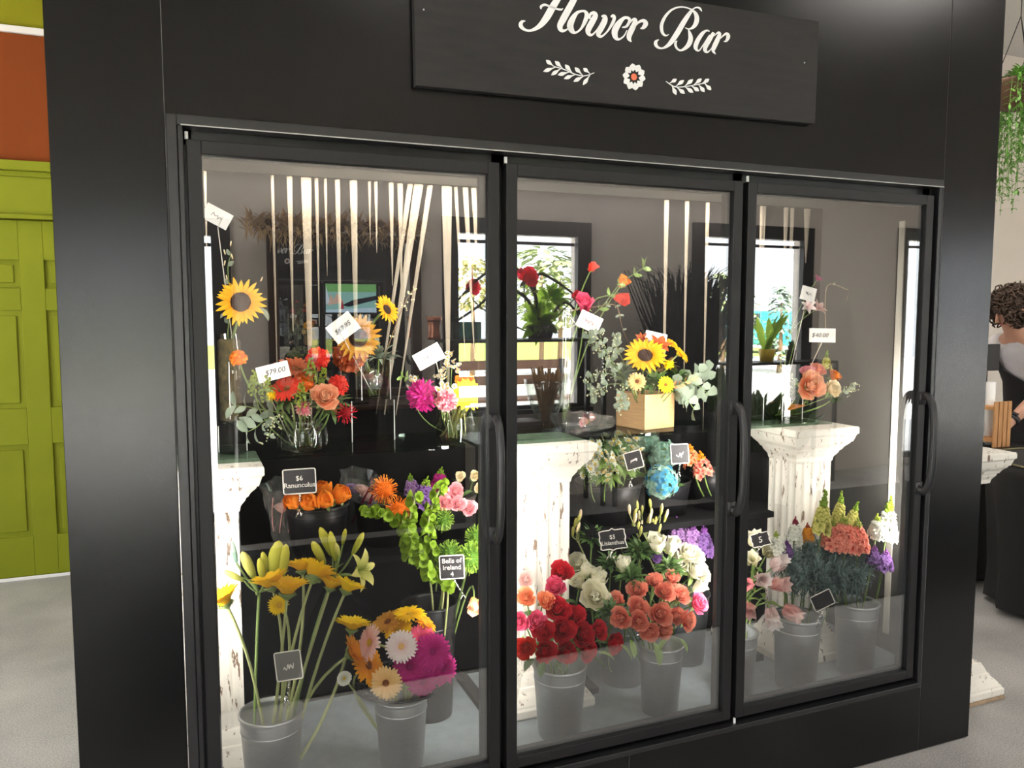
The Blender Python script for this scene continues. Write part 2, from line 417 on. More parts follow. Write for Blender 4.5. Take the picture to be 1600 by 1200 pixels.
# doors
DW, DP, DZ0, DZ1, FB = 0.743, 0.762, 0.268, 1.901, 0.031
for k in range(3):
    x0 = k * DP; x1 = x0 + DW
    d = empty('door', (x0, 0, DZ0)); d.parent = cooler; d.location = Vector((x0, 0, DZ0)) + Vector(OFF)
    d['label'] = ('left glass door', 'middle glass door', 'right glass door')[k]
    o3 = (-x0, 0, -DZ0)
    b = MB()
    b.box(x0, x0 + FB, 0, .038, DZ0, DZ1); b.box(x1 - FB, x1, 0, .038, DZ0, DZ1)
    b.box(x0 + FB, x1 - FB, 0, .038, DZ0, DZ0 + FB); b.box(x0 + FB, x1 - FB, 0, .038, DZ1 - FB, DZ1)
    b.build('door_frame', M_FRAME, d, loc=o3, bevel=0.002)
    b = MB(); g = 0.011
    a0, a1, c0, c1 = x0 + FB, x1 - FB, DZ0 + FB, DZ1 - FB
    b.box(a1 - g * 1.6, a1, .018, .036, c0, c1); b.box(a0, a0 + g * .3, .018, .036, c0, c1); b.box(a0, a1, .018, .036, c0, c0 + g); b.box(a0, a1, .018, .036, c1 - g * .6, c1)
    b.build('gasket', M_GASKET, d, loc=o3)
    b = MB(); b.box(a0 - .004, a1 + .004, .012, .017, c0 - .004, c1 + .004); b.build('glass_pane', M_DOORGLASS, d, loc=o3)
    hx = x1 - 0.017; pts = []
    b = MB()
    zt, zb = 1.252, 0.918
    prof = spline([(hx, -.002, zt - .012), (hx, -.024, zt - .008), (hx, -.043, zt - .04), (hx, -.052, (zt + zb) / 2 + .06), (hx, -.052, (zt + zb) / 2 - .06), (hx, -.043, zb + .04), (hx, -.024, zb + .008), (hx, -.002, zb + .012)], 6)
    b.tube(prof, 0.0135, 12, ry=0.72, up=(1, 0, 0))
    b.box(hx - .0135, hx + .0135, -.006, 0.0005, zt - .036, zt + .004); b.box(hx - .0135, hx + .0135, -.006, 0.0005, zb - .004, zb + .036)
    h = b.build('handle', M_HANDLE, d, True, loc=o3)
    for pin in ([(x0 + .001, .008, DZ1 + .001), (x0 + .001, .008, DZ1 + .017)], [(x0 - .001, .004, DZ0 - .017), (x0 - .001, .004, DZ0 - .001)]):
        b = MB(); b.tube(pin, .0042, 10); b.build('hinge_pin', mat('white_nylon', (0.85, 0.85, 0.84), 0.4), d, loc=o3)
# pull on the far left side of the box
b = MB(); b.tube([(CX0 + .002, .42, .93), (CX0 - .03, .42, .925), (CX0 - .036, .42, .88), (CX0 - .026, .42, .80), (CX0 + .002, .42, .79)], .010, 8)
cpart('side_pull', b, M_HANDLE, label='black pull on the left side of the cooler', smooth=True)

# pale gauze folds hanging along the top of the back liner
gz = empty('gauze_drape', (1.0, .595, 1.93))
M_GAUZE = mat('warm_white_gauze', (0.32, 0.275, 0.215), 0.8)
folds = [(318, 8, 120), (425, 5, 330), (452, 9, 210), (478, 16, 360), (494, 6, 200), (508, 5, 120), (527, 8, 330), (552, 12, 310), (577, 5, 60), (587, 6, 80), (611, 8, 130), (625, 9, 160), (641, 9, 330), (654, 15, 330), (672, 9, 330), (698, 17, 330), (712, 6, 240), (727, 9, 240), (740, 9, 160),
         (1042, 9, 330), (1074, 8, 260), (1106, 7, 330), (1190, 5, 150), (1194, 7, 150), (1229, 10, 100), (1238, 7, 200), (1262, 14, 60)]
IYB = IY - 0.004
for (u, w, ln) in folds:
    top = P(u, 262 + (u - 450) * .062, IYB); x = top.x; ww = S(w, top); L = S(ln, top)
    lean = -(0.09 if 630 < u < 680 else 0.0) + (0.03 if 700 < u < 760 else 0.0)
    n = 7; b = MB()
    for j in range(n):
        t0, t1 = j / n, (j + 1) / n
        z0, z1 = 1.93 - (L + .06) * t0, 1.93 - (L + .06) * t1
        w0, w1 = ww * .5 * (1 - t0 * .86), ww * .5 * (1 - t1 * .86)
        xa, xb = x + lean * L * t0 * 2, x + lean * L * t1 * 2
        dp0, dp1 = 0.012 * (1 - t0) + .001, 0.012 * (1 - t1) + .001
        b.add([(xa - w0, IYB, z0), (xa, IYB - dp0, z0), (xa + w0, IYB, z0), (xb - w1, IYB, z1), (xb, IYB - dp1, z1), (xb + w1, IYB, z1)], [(0, 3, 4, 1), (1, 4, 5, 2)])
    b.build('fold', M_GAUZE, gz, True, loc=(-1.0, -.595, -1.93))
tag(gz, 'thin warm white gauze hanging in narrow folds from the top of the cooler back', 'drape')
top_l = area('cooler_top_light', (1.0, 0.53, IZ1 - 0.012), (0, 0.25, -1), 2.0, 0.03, 13.0, (1.0, 0.90, 0.78))

# ================================================================== SIGN
M_SIGN = mat('charcoal_sign_board', (0.019, 0.0178, 0.0178), 0.65, spec=.3, noise=0.18, nscale=9, bump=0.06, stretch=(1, 1, 6))
M_CHALKW = mat('white_sign_paint', (0.88, 0.88, 0.88), 0.5)
sign = tag(empty('sign_board', (1.127, -0.007, 2.21)), 'charcoal board sign with white script lettering hung above the cooler doors', 'sign')
SO = (-1.127, 0.007, -2.21)
b = MB(); tl = [(0.517, 2.062), (1.737, 2.078), (1.740, 2.372), (0.513, 2.356)]
vs = [(x, y, z) for y in (-0.028, -0.0065) for (x, z) in tl]
b.add(vs, [(3, 2, 1, 0), (4, 5, 6, 7), (0, 1, 5, 4), (1, 2, 6, 5), (2, 3, 7, 6), (3, 0, 4, 7)])
b.build('board', M_SIGN, sign, loc=SO, bevel=0.0015)
SY = -0.0286
def ribbon(mb, pts, kx, u0, v0, wk=1.0):
    pp = spline(pts, 7); q = [(u0 + p[0] * kx, v0 + p[1] * kx, max(p[2], 2) * kx * wk) for p in pp]
    L = []; R = []
    for i, (u, v, w) in enumerate(q):
        a = q[max(i - 1, 0)]; c = q[min(i + 1, len(q) - 1)]
        du, dv = c[0] - a[0], c[1] - a[1]; l = sqrt(du * du + dv * dv) or 1
        L.append(P(u - dv / l * w / 2, v + du / l * w / 2, SY)); R.append(P(u + dv / l * w / 2, v - du / l * w / 2, SY))
    n = len(L); lift = Vector((0, -0.0012, 0))
    vs = L + R + [x + lift for x in L] + [x + lift for x in R]; fs = []
    for i in range(n - 1):
        fs += [(2 * n + i, 2 * n + i + 1, 3 * n + i + 1, 3 * n + i), (i, n + i, n + i + 1, i + 1), (i, i + 1, 2 * n + i + 1, 2 * n + i), (n + i, 3 * n + i, 3 * n + i + 1, n + i + 1)]
    mb.add(vs, fs)
FLOWER = [
 [(600, -150, 40), (560, -90, 66), (520, -15, 72), (455, 90, 80), (395, 195, 80), (330, 280, 62), (260, 330, 40), (190, 350, 26), (130, 330, 32), (98, 290, 45), (110, 250, 36), (150, 240, 8)],
 [(385, -100, 8), (400, -150, 26), (470, -185, 30), (600, -160, 40), (720, -190, 34), (790, -225, 8)],
 [(330, 105, 8), (330, 75, 30), (370, 55, 25), (430, 75, 20), (500, 100, 20), (555, 110, 22), (578, 95, 6)],
 [(790, -190, 20), (745, -95, 55), (700, 0, 70), (640, 110, 75), (580, 220, 75), (545, 290, 65), (555, 340, 45), (592, 350, 28), (640, 320, 12), (680, 260, 8)],
 [(800, 125, 25), (740, 145, 36), (690, 210, 62), (660, 290, 72), (680, 350, 55), (720, 372, 25), (780, 330, 25), (830, 240, 46), (848, 170, 46), (828, 132, 30), (800, 125, 25)],
 [(880, 215, 18), (888, 165, 30), (925, 148, 40), (945, 180, 58), (910, 250, 68), (868, 330, 65), (868, 380, 45), (905, 398, 25), (960, 345, 14), (1005, 270, 10)],
 [(1015, 185, 14), (1050, 190, 46), (1050, 240, 64), (1005, 330, 66), (980, 390, 50), (1014, 416, 26), (1080, 360, 20), (1138, 270, 34), (1160, 210, 36), (1148, 182, 38), (1122, 192, 20)],
 [(1250, 312, 12), (1300, 300, 28), (1335, 240, 34), (1320, 207, 30), (1270, 207, 35), (1210, 270, 64), (1168, 350, 70), (1174, 420, 52), (1212, 448, 25), (1270, 410, 15), (1305, 345, 8)],
 [(1300, 300, 10), (1375, 222, 26), (1400, 240, 46), (1370, 315, 60), (1335, 390, 60), (1330, 440, 44), (1355, 476, 8)],
 [(1365, 340, 10), (1430, 260, 24), (1490, 236, 38), (1518, 270, 52), (1492, 312, 42), (1458, 325, 8)]]
BAR = [
 [(920, 190, 10), (890, 142, 28), (840, 125, 22), (780, 150, 25), (720, 220, 60), (620, 370, 82), (520, 540, 88), (420, 690, 78), (340, 770, 52), (260, 805, 28), (190, 790, 40), (152, 740, 54), (160, 690, 46), (205, 662, 8)],
 [(372, 570, 8), (330, 595, 22), (280, 570, 40), (252, 500, 50), (255, 400, 54), (310, 280, 46), (400, 180, 36), (500, 130, 28), (600, 118, 22), (700, 140, 20), (770, 175, 28), (822, 240, 60), (838, 320, 75), (818, 400, 72), (770, 460, 48), (710, 485, 22), (660, 472, 14), (642, 458, 5)],
 [(696, 490, 8), (720, 560, 50), (735, 640, 74), (710, 730, 78), (650, 800, 58), (570, 840, 30), (510, 812, 30), (482, 750, 38), (490, 700, 32), (512, 685, 6)],
 [(1050, 525, 18), (1000, 512, 30), (930, 560, 58), (850, 680, 72), (818, 780, 68), (842, 838, 34), (884, 836, 22), (950, 740, 15), (1050, 580, 12)],
 [(1120, 545, 50), (1050, 660, 72), (982, 780, 72), (978, 846, 52), (1022, 868, 28), (1080, 810, 12), (1110, 760, 8)],
 [(1130, 600, 8), (1190, 545, 32), (1216, 575, 56), (1180, 670, 74), (1124, 790, 74), (1112, 850, 48), (1152, 905, 8)],
 [(1195, 680, 8), (1260, 612, 22), (1330, 562, 42), (1362, 610, 62), (1330, 680, 40), (1286, 690, 6)]]
b = MB()
for st in FLOWER: ribbon(b, st, .1375, 800, 0)
for st in BAR: ribbon(b, st, .09375, 1010, 0)
b.build('lettering', M_CHALKW, sign, loc=SO)['label'] = 'white script words Flower Bar'
def spray(stem, leaves):
    b = MB(); k, u0, v0 = .175, 840, 80
    ribbon(b, stem, k, u0, v0)
    for (bx, by, tx, ty) in leaves:
        mx, my = bx + (tx - bx) * .62, by + (ty - by) * .62
        ribbon(b, [(bx, by, 5), ((bx + mx) / 2, (by + my) / 2, 12), (mx, my, 34), ((mx + tx) / 2, (my + ty) / 2, 26), (tx, ty, 3)], k, u0, v0)
    return b.build('leaf_spray', M_CHALKW, sign, loc=SO)
spray([(505, 193, 6), (420, 220, 8), (330, 205, 8), (240, 165, 8), (140, 135, 7)], [(145, 138, 75, 80), (225, 158, 155, 88), (310, 197, 245, 120), (400, 215, 332, 146), (465, 200, 408, 152), (165, 142, 50, 182), (215, 150, 120, 215), (290, 185, 180, 212), (340, 208, 235, 246), (420, 218, 320, 272), (470, 208, 405, 302)])
spray([(1145, 270, 6), (1225, 318, 8), (1330, 315, 8), (1420, 298, 8), (1500, 285, 7)], [(1175, 288, 1240, 250), (1230, 315, 1305, 260), (1310, 315, 1385, 252), (1395, 300, 1462, 246), (1465, 290, 1530, 250), (1195, 300, 1236, 390), (1240, 320, 1312, 380), (1310, 315, 1388, 370), (1370, 308, 1440, 357), (1435, 296, 1488, 365), (1490, 288, 1547, 348)])
b = MB(); k, u0, v0 = .175, 840, 80
for j in range(10):
    a = 2 * pi * j / 10 + .16; ex, ey = 100, 118; cx, cy = 860, 230
    ribbon(b, [(cx + ex * .42 * cos(a), cy + ey * .42 * sin(a), 4), (cx + ex * .68 * cos(a), cy + ey * .68 * sin(a), 56), (cx + ex * .86 * cos(a), cy + ey * .86 * sin(a), 48), (cx + ex * 1.02 * cos(a), cy + ey * 1.02 * sin(a), 4)], k, u0, v0)
em = b.build('flower_emblem', M_CHALKW, sign, loc=SO)
b = MB(); c = P(u0 + 860 * k, v0 + 230 * k, SY); b.lathe([(0.0001, .0016), (.0085, .0016), (.009, 0)], 20, M=Matrix.Translation(c) @ Matrix.Rotation(pi / 2, 4, 'X'))
b.build('flower_center', mat('coral_paint', (0.72, 0.16, 0.07), 0.6), em)['label'] = 'round coral centre of the emblem'
for (u, v) in ((662, 15), (1257, 98)):
    c = P(u, v, SY); b = MB(); b.ball(c, .0022, 8, 4)
    b.build('screw_head', mat('steel_screw', (0.6, 0.6, 0.6), 0.3, 0.9), sign, loc=SO)

# ================================================================== COLUMNS
def column_mat():
    m = mat('chipped_white_paint', (0.80, 0.76, 0.68), 0.7, noise=0.05, nscale=8)
    nt = m.node_tree; b = nt.nodes['Principled BSDF']
    hs = [n for n in nt.nodes if n.type == 'HUE_SAT'][0]; tc = [n for n in nt.nodes if n.type == 'TEX_COORD'][0]
    mp = nt.nodes.new('ShaderNodeMapping'); mp.inputs['Scale'].default_value = (55, 55, 14)
    nz = nt.nodes.new('ShaderNodeTexNoise'); nz.inputs['Scale'].default_value = 1.0; nz.inputs['Detail'].default_value = 6; nz.inputs['Roughness'].default_value = .65
    cr = nt.nodes.new('ShaderNodeValToRGB'); cr.color_ramp.elements[0].position = 0.60; cr.color_ramp.elements[1].position = 0.63
    cr.color_ramp.elements[0].color = (0, 0, 0, 1); cr.color_ramp.elements[1].color = (1, 1, 1, 1)
    mx = nt.nodes.new('ShaderNodeMix'); mx.data_type = 'RGBA'; mx.inputs[7].default_value = (0.20, 0.13, 0.09, 1)
    nt.links.new(tc.outputs['Object'], mp.inputs['Vector']); nt.links.new(mp.outputs['Vector'], nz.inputs['Vector']); nt.links.new(nz.outputs['Fac'], cr.inputs['Fac'])
    nt.links.new(cr.outputs['Color'], mx.inputs[0]); nt.links.new(hs.outputs['Color'], mx.inputs[6]); nt.links.new(mx.outputs[2], b.inputs['Base Color'])
    return m
M_COL = column_mat(); M_COLWOOD = mat('bare_wood_edge', (0.42, 0.30, 0.19), 0.8, noise=0.2, nscale=30)
def loft_square(mb, prof, hx, hy, mi=0, cap=True):
    vs = []; fs = []
    for (i, z) in prof:
        a, c = hx - i, hy - i; vs += [(-a, -c, z), (a, -c, z), (a, c, z), (-a, c, z)]
    n = len(prof)
    for k in range(n - 1):
        for j in range(4):
            p, q = k * 4 + j, k * 4 + (j + 1) % 4; fs.append((p, q, q + 4, p + 4))
    if cap: fs += [(3, 2, 1, 0), tuple(range(4 * n - 4, 4 * n))]
    mb.add(vs, fs, mi)
def fluted(mb, hx, hy, z0, z1, nf=4, depth=0.006):
    ring = []
    def side(p, q, nrm):
        for f in range(nf):
            for (t, dp) in ((0.08, 0), (0.28, .8), (0.5, 1), (0.72, .8), (0.92, 0)):
                s_ = (f + t) / nf; ring.append((p[0] + (q[0] - p[0]) * s_ - nrm[0] * depth * dp, p[1] + (q[1] - p[1]) * s_ - nrm[1] * depth * dp))
    c = [(-hx, -hy), (hx, -hy), (hx, hy), (-hx, hy)]
    for i, nn in enumerate(((0, -1), (1, 0), (0, 1), (-1, 0))):
        ring.append(c[i]); side(c[i], c[(i + 1) % 4], nn)
    n = len(ring); vs = [(x, y, z0) for x, y in ring] + [(x, y, z1) for x, y in ring]
    mb.add(vs, [(j, (j + 1) % n, n + (j + 1) % n, n + j) for j in range(n)])
def make_column(cx, cy, zb, zt, hx, hy, label, group=None, ins=.064):
    t = tag(empty('display_column', (cx, cy, zb)), label, 'pedestal column', group); H = zt - zb
    b = MB(); loft_square(b, [(.046, H - .145), (.061, H - .128), (.058, H - .112), (.047, H - .096), (.044, H - .086), (.040, H - .086), (.034, H - .074), (.020, H - .060), (.019, H - .054), (.014, H - .054), (.008, H - .036), (.006, H - .028), (.0, H - .024), (0.0, H - .004), (.003, H)][1:], hx, hy)
    b.build('capital', M_COL, t, bevel=0.0015)
    b = MB(); fluted(b, hx - ins, hy - ins, .12, H - .127); b.build('shaft', M_COL, t)
    b = MB(); loft_square(b, [(.004, 0), (.0, .006), (.0, .028), (.006, .034), (.008, .040), (.022, .058), (.034, .070), (.040, .082), (.044, .084), (.050, .10), (.060, .12), (.066, .122)], hx, hy)
    b.build('base', M_COL, t, bevel=0.0015)
    return t
CT = 1.118
G1 = 'white columns carrying the glass shelf'
make_column(0.022, 0.345, IZ0 + .001, CT, .1425, .135, 'chipped white column at the left end of the cooler under the glass shelf', G1)
make_column(1.012, 0.36, IZ0 + .001, CT, .1425, .135, 'chipped white column left of the feverfew bucket in the middle of the cooler', G1)
make_column(2.046, 0.335, IZ0 + .001, CT, .1425, .135, 'chipped white column at the right end of the cooler, glass vase on top', G1)
t = make_column(2.782, 0.30, 0.012, 0.985, .158, .15, 'chipped white pedestal column standing on the floor outside the cooler at right', None, .085)
b = MB(); b.box(-.161, .161, -.153, .153, -.012, 0); b.build('foot_board', M_COLWOOD, t, bevel=.002)
# glass shelf on the columns
b = MB(); b.box(-0.05, 2.15, 0.29, 0.575, CT + .0005, CT + .0105)
sh = b.build('glass_shelf', glass('shelf_glass', (0.72, 0.82, 0.76), 0.05, 0.5), None, bevel=.001)
tag(sh, 'long clear glass shelf lying across the three white columns', 'shelf')
SHZ = CT + .011
# ================================================================== FLOWER MESHES (shared between the stems that carry them)
M_STEM = mat('green_stem', (0.16, 0.24, 0.06), 0.5, noise=0.15, nscale=20)
M_PALESTEM = mat('pale_green_stem', (0.36, 0.40, 0.16), 0.5, noise=0.12, nscale=20)
M_BROWNSTEM = mat('brown_stem', (0.20, 0.12, 0.055), 0.7, noise=0.2, nscale=30)
M_LEAF = mat('dark_leaf', (0.075, 0.15, 0.035), 0.45, noise=0.25, nscale=25)
M_MIDLEAF = mat('fresh_leaf', (0.17, 0.27, 0.05), 0.45, noise=0.2, nscale=25)
M_SEPAL = mat('sepal_green', (0.20, 0.28, 0.08), 0.5)
M_EUCA = mat('grey_green_leaf', (0.19, 0.235, 0.17), 0.6, noise=0.15, nscale=20)
M_SEED = mat('pale_seed', (0.50, 0.50, 0.30), 0.6)
def petalmat(name, base, tip=None):
    m = mat(name, base, 0.6, spec=0.25, tip=tip or tuple(min(1, c * 1.15) for c in base), noise=0.07, nscale=60)
    nt = m.node_tree; b = nt.nodes['Principled BSDF']
    tl = nt.nodes.new('ShaderNodeBsdfTranslucent'); mx = nt.nodes.new('ShaderNodeMixShader'); mx.inputs[0].default_value = .28   # thin petals let light through
    nt.links.new(b.inputs['Base Color'].links[0].from_socket, tl.inputs[0])
    nt.links.new(b.outputs[0], mx.inputs[1]); nt.links.new(tl.outputs[0], mx.inputs[2]); nt.links.new(mx.outputs[0], nt.nodes['Material Output'].inputs[0])
    return m
PM = dict(
 red=petalmat('red_petal', (0.30, 0.003, 0.010), (0.72, 0.025, 0.045)),
 brightred=petalmat('bright_red_petal', (0.72, 0.03, 0.02), (0.80, 0.07, 0.04)),
 hotpink=petalmat('hot_pink_petal', (0.58, 0.015, 0.09), (0.92, 0.16, 0.30)),
 coral=petalmat('coral_petal', (0.72, 0.055, 0.05), (0.97, 0.44, 0.31)),
 orangepink=petalmat('orange_pink_petal', (0.86, 0.14, 0.03), (0.95, 0.42, 0.22)),
 peach=petalmat('peach_petal', (0.86, 0.22, 0.07), (0.97, 0.60, 0.38)),
 cream=petalmat('cream_petal', (0.90, 0.72, 0.40), (0.93, 0.82, 0.58)),
 white=petalmat('ivory_petal', (0.80, 0.76, 0.45), (0.96, 0.94, 0.80)),
 pink=petalmat('pink_petal', (0.68, 0.13, 0.20), (0.95, 0.50, 0.53)),
 palepink=petalmat('pale_pink_petal', (0.92, 0.50, 0.46), (0.95, 0.72, 0.68)),
 whitepink=petalmat('white_pink_petal', (0.92, 0.68, 0.66), (0.95, 0.90, 0.88)),
 magenta=petalmat('magenta_petal', (0.50, 0.012, 0.19), (0.62, 0.03, 0.28)),
 plum=petalmat('plum_petal', (0.36, 0.012, 0.16), (0.45, 0.02, 0.22)),
 purple=petalmat('purple_petal', (0.06, 0.016, 0.12), (0.28, 0.14, 0.40)),
 lilac=petalmat('lilac_petal', (0.18, 0.05, 0.24), (0.54, 0.32, 0.62)),
 yellow=petalmat('yellow_petal', (0.92, 0.50, 0.006), (0.98, 0.72, 0.02)),
 brightyellow=petalmat('bright_yellow_petal', (0.95, 0.66, 0.008), (0.97, 0.74, 0.015)),
 amber=petalmat('amber_petal', (0.86, 0.30, 0.01), (0.90, 0.42, 0.02)),
 orange=petalmat('orange_petal', (0.90, 0.20, 0.012), (0.95, 0.32, 0.03)),
 rust=petalmat('rust_petal', (0.42, 0.075, 0.022), (0.52, 0.12, 0.03)),
 sunpetal=petalmat('sunflower_petal', (0.90, 0.36, 0.008), (0.95, 0.58, 0.02)),
 goldbrown=petalmat('golden_brown_petal', (0.62, 0.27, 0.03), (0.70, 0.38, 0.05)),
 buff=petalmat('buff_petal', (0.88, 0.55, 0.20), (0.93, 0.68, 0.32)),
 blue=petalmat('blue_petal', (0.03, 0.25, 0.50), (0.16, 0.46, 0.62)),
 paleblue=petalmat('pale_blue_green_petal', (0.20, 0.38, 0.33), (0.40, 0.55, 0.42)),
 limegreen=petalmat('lime_green_petal', (0.20, 0.32, 0.02), (0.36, 0.48, 0.05)),
 greenball=petalmat('moss_green_petal', (0.07, 0.16, 0.015), (0.22, 0.34, 0.04)),
 yelgreen=petalmat('yellow_green_petal', (0.28, 0.36, 0.035), (0.74, 0.70, 0.10)),
 lilyyellow=petalmat('lily_yellow_petal', (0.34, 0.40, 0.06), (0.84, 0.76, 0.25)),
 whiteflower=petalmat('white_flower_petal', (0.50, 0.52, 0.38), (0.90, 0.90, 0.85)),
 darkdisc=petalmat('dark_brown_disc', (0.045, 0.022, 0.014), (0.10, 0.05, 0.025)),
 yellowdisc=petalmat('yellow_disc', (0.75, 0.48, 0.04), (0.85, 0.60, 0.06)),
 browndisc=petalmat('red_brown_disc', (0.24, 0.075, 0.02), (0.40, 0.16, 0.04)),
 burgundy=petalmat('burgundy_petal', (0.20, 0.008, 0.03), (0.30, 0.02, 0.06)),
 steelblue=petalmat('blue_grey_needle', (0.11, 0.18, 0.17), (0.27, 0.37, 0.35)),
)
GA = radians(137.508)
CACHE = {}
def cached(key, fn):
    if key not in CACHE: CACHE[key] = fn()
    return CACHE[key]
def J(r, a): return r.uniform(-a, a)
ROUND = lambda t: (0.36 + .86 * t) * sqrt(max(0.0, 1 - t ** 4.5)) + .03
TONGUE = lambda t: (0.45 + 0.55 * min(1, t * 2.4)) * (1 if t < .75 else .85 if t < .95 else .35)
POINT = lambda t: max(0.04, sin(pi * (0.18 + .82 * t)) ** 0.8)
LEAFS = lambda t: max(0.03, sin(pi * (0.06 + .93 * t)) ** 0.85)

def rose_mesh(col, v=0, n=23, opn=0.6, tight=False):
    """unit rose: radius about 1, opening up +Z"""
    def fn():
        r = random.Random(v * 31 + 5); b = MB()
        for k in range(n):
            f = k / (n - 1)
            if tight: a0, a1, L, Wd, r0 = radians(86 - 14 * f), radians(150 - 66 * f * opn), .95 + .30 * f, .34 + .42 * f, .05 + .52 * f
            else: a0, a1, L, Wd, r0 = radians(94 - 44 * f), radians(118 - 90 * f ** 1.25), .98 + .02 * f, .20 + .44 * f, .04 + .26 * f
            b.petal(None, k * GA + J(r, .15), r0, L, Wd, a0, a1, cup=1.05 - .62 * f, z0=-.48 - .12 * f + J(r, .04), nt=7, ns=2, shape=ROUND)
        return b.mesh('petals', PM[col])
    return cached(('rose', col, v, n, opn, tight), fn)
def sepal_mesh():
    def fn():
        b = MB()
        for k in range(5): b.petal(None, k * 2 * pi / 5, .10, .75, .15, radians(20), radians(-35), cup=.2, z0=-.66, nt=3, ns=1, shape=POINT)
        b.ball((0, 0, -.70), .22, 7, 4)
        return b.mesh('sepals', M_SEPAL)
    return cached('sepal', fn)
def bud_rose_mesh(col, v=0):
    """taller half closed rose seen from the side"""
    def fn():
        r = random.Random(v + 77); b = MB()
        for k in range(11):
            f = k / 10
            b.petal(None, k * GA, .10 + .46 * f, 1.75 - .1 * f, .40 + .40 * f, radians(88 - 2 * f), radians(96 - 40 * f * f), cup=.80 - .38 * f, z0=-1.0, nt=5, ns=2, shape=ROUND)
        return b.mesh('petals', PM[col])
    return cached(('bud', col, v), fn)
def daisy_mesh(col, v=0, n=24, rows=2, wid=.10, r0=.20, a=(14, -6), shape=TONGUE, jit=.05):
    def fn():
        r = random.Random(v * 13 + 3); b = MB()
        for row in range(rows):
            m = n - row * 3
            for k in range(m):
                b.petal(None, 2 * pi * (k + .5 * row) / m + J(r, .04), r0, (.80 - .12 * row) * (1 + J(r, jit)), wid, radians(a[0] + row * 14 + J(r, 6)), radians(a[1] + row * 8 + J(r, 8)), cup=.35, z0=.02 * row, nt=4, ns=1, shape=shape)
        return b.mesh('petals', PM[col])
    return cached(('daisy', col, v, n, rows, wid, r0, a, jit), fn)
def disc_mesh(col, R=.24, h=.10):
    def fn():
        b = MB(); N = int(40 + 60 * R)
        b.lathe([(R, 0.01), (R * .8, h * .75), (R * .45, h * .95), (.001, h * .8)], 16)
        for k in range(N):
            rr = R * sqrt((k + .5) / N) * .97; th = k * GA
            b.petal(Matrix.Translation((rr * cos(th), rr * sin(th), h * (1 - .5 * (rr / R) ** 2) - .03)), th, 0, .07, .022, radians(75), radians(50), nt=2, ns=1, shape=POINT)
        return b.mesh('disc', PM[col])
    return cached(('disc', col, R, h), fn)
def calyx_mesh(R=.3):
    def fn():
        b = MB(); b.lathe([(.05, -.30), (R * .55, -.20), (R, -.03), (R * .92, 0.0)], 12)
        for k in range(12): b.petal(None, k * 2 * pi / 12, R * .55, R * .75, .07, radians(50), radians(10), z0=-.16, nt=2, ns=1, shape=POINT)
        return b.mesh('calyx', M_SEPAL)
    return cached(('calyx', R), fn)
def pom_mesh(col, v=0, n=110, L=.42, wid=.10, lo=-.55, needle=False):
    """ball of many small petals (mum, pincushion, zinnia, carnation)"""
    def fn():
        r = random.Random(v * 7 + 1); b = MB()
        b.ball((0, 0, 0), .62, 10, 7)
        for k in range(n):
            z = 1 - (1 - lo) * (k + .5) / n; rr = sqrt(max(0, 1 - z * z)); th = k * GA
            d = Vector((rr * cos(th), rr * sin(th), z))
            M = Matrix.Translation(d * .58) @ d.to_track_quat('Z', 'Y').to_matrix().to_4x4() @ Matrix.Rotation(J(r, 3), 4, 'Z')
            if needle: b.petal(M, 0, 0.0, L * (1 + J(r, .15)), wid, radians(92), radians(60 + J(r, 30)), nt=3, ns=1, shape=lambda t: .7 + .3 * t if t < .9 else 1.2)
            else: b.petal(M, 0, 0.02, L * (1 + J(r, .2)), wid, radians(80 + J(r, 12)), radians(45 + J(r, 20)), cup=.4, nt=3, ns=1, shape=TONGUE)
        return b.mesh('petals', PM[col])
    return cached(('pom', col, v, n, L, wid, lo, needle), fn)
def floret(b, M, s, col_mi, r, np_=4, wid=.55, a=(35, -5)):
    for k in range(np_):
        b.petal(M, k * 2 * pi / np_ + J(r, .3), .08 * s, s, wid * s, radians(a[0] + J(r, 15)), radians(a[1] + J(r, 20)), cup=.25, nt=3, ns=1, mi=col_mi, shape=ROUND)
def spike_mesh(col, v=0, whorls=10, per=6, R=.34, fl=.20, budcol='limegreen', np_=5):
    """upright flower spike from z=0 to about z=2 (stock, snapdragon); buds at the tip"""
    def fn():
        r = random.Random(v * 17 + 9); b = MB()
        for w in range(whorls):
            f = w / (whorls - 1)
            for k in range(per):
                th = 2 * pi * (k + .5 * (w % 2)) / per + J(r, .3); up = radians(15 + 45 * f + J(r, 12))
                d = Vector((cos(th) * cos(up), sin(th) * cos(up), sin(up)))
                p = Vector((0, 0, .10 + 1.30 * f)) + d * R * (1.0 - .55 * f)
                M = Matrix.Translation(p) @ d.to_track_quat('Z', 'Y').to_matrix().to_4x4()
                if f > .74: b.ball((0, 0, 0), .085 * (1.35 - f * .5), 6, 4, 1, 1.5, M)
                else: floret(b, M, fl * .80 * (1.1 - .45 * f), 0, r, np_, .42, (62, 5))
        for k in range(7): b.ball((J(r, .07), J(r, .07), 1.5 + k * .06), .06, 6, 4, 1, 1.5)
        return b.mesh('florets', [PM[col], PM[budcol]])
    return cached(('spike', col, v, whorls, per, R, fl, budcol), fn)
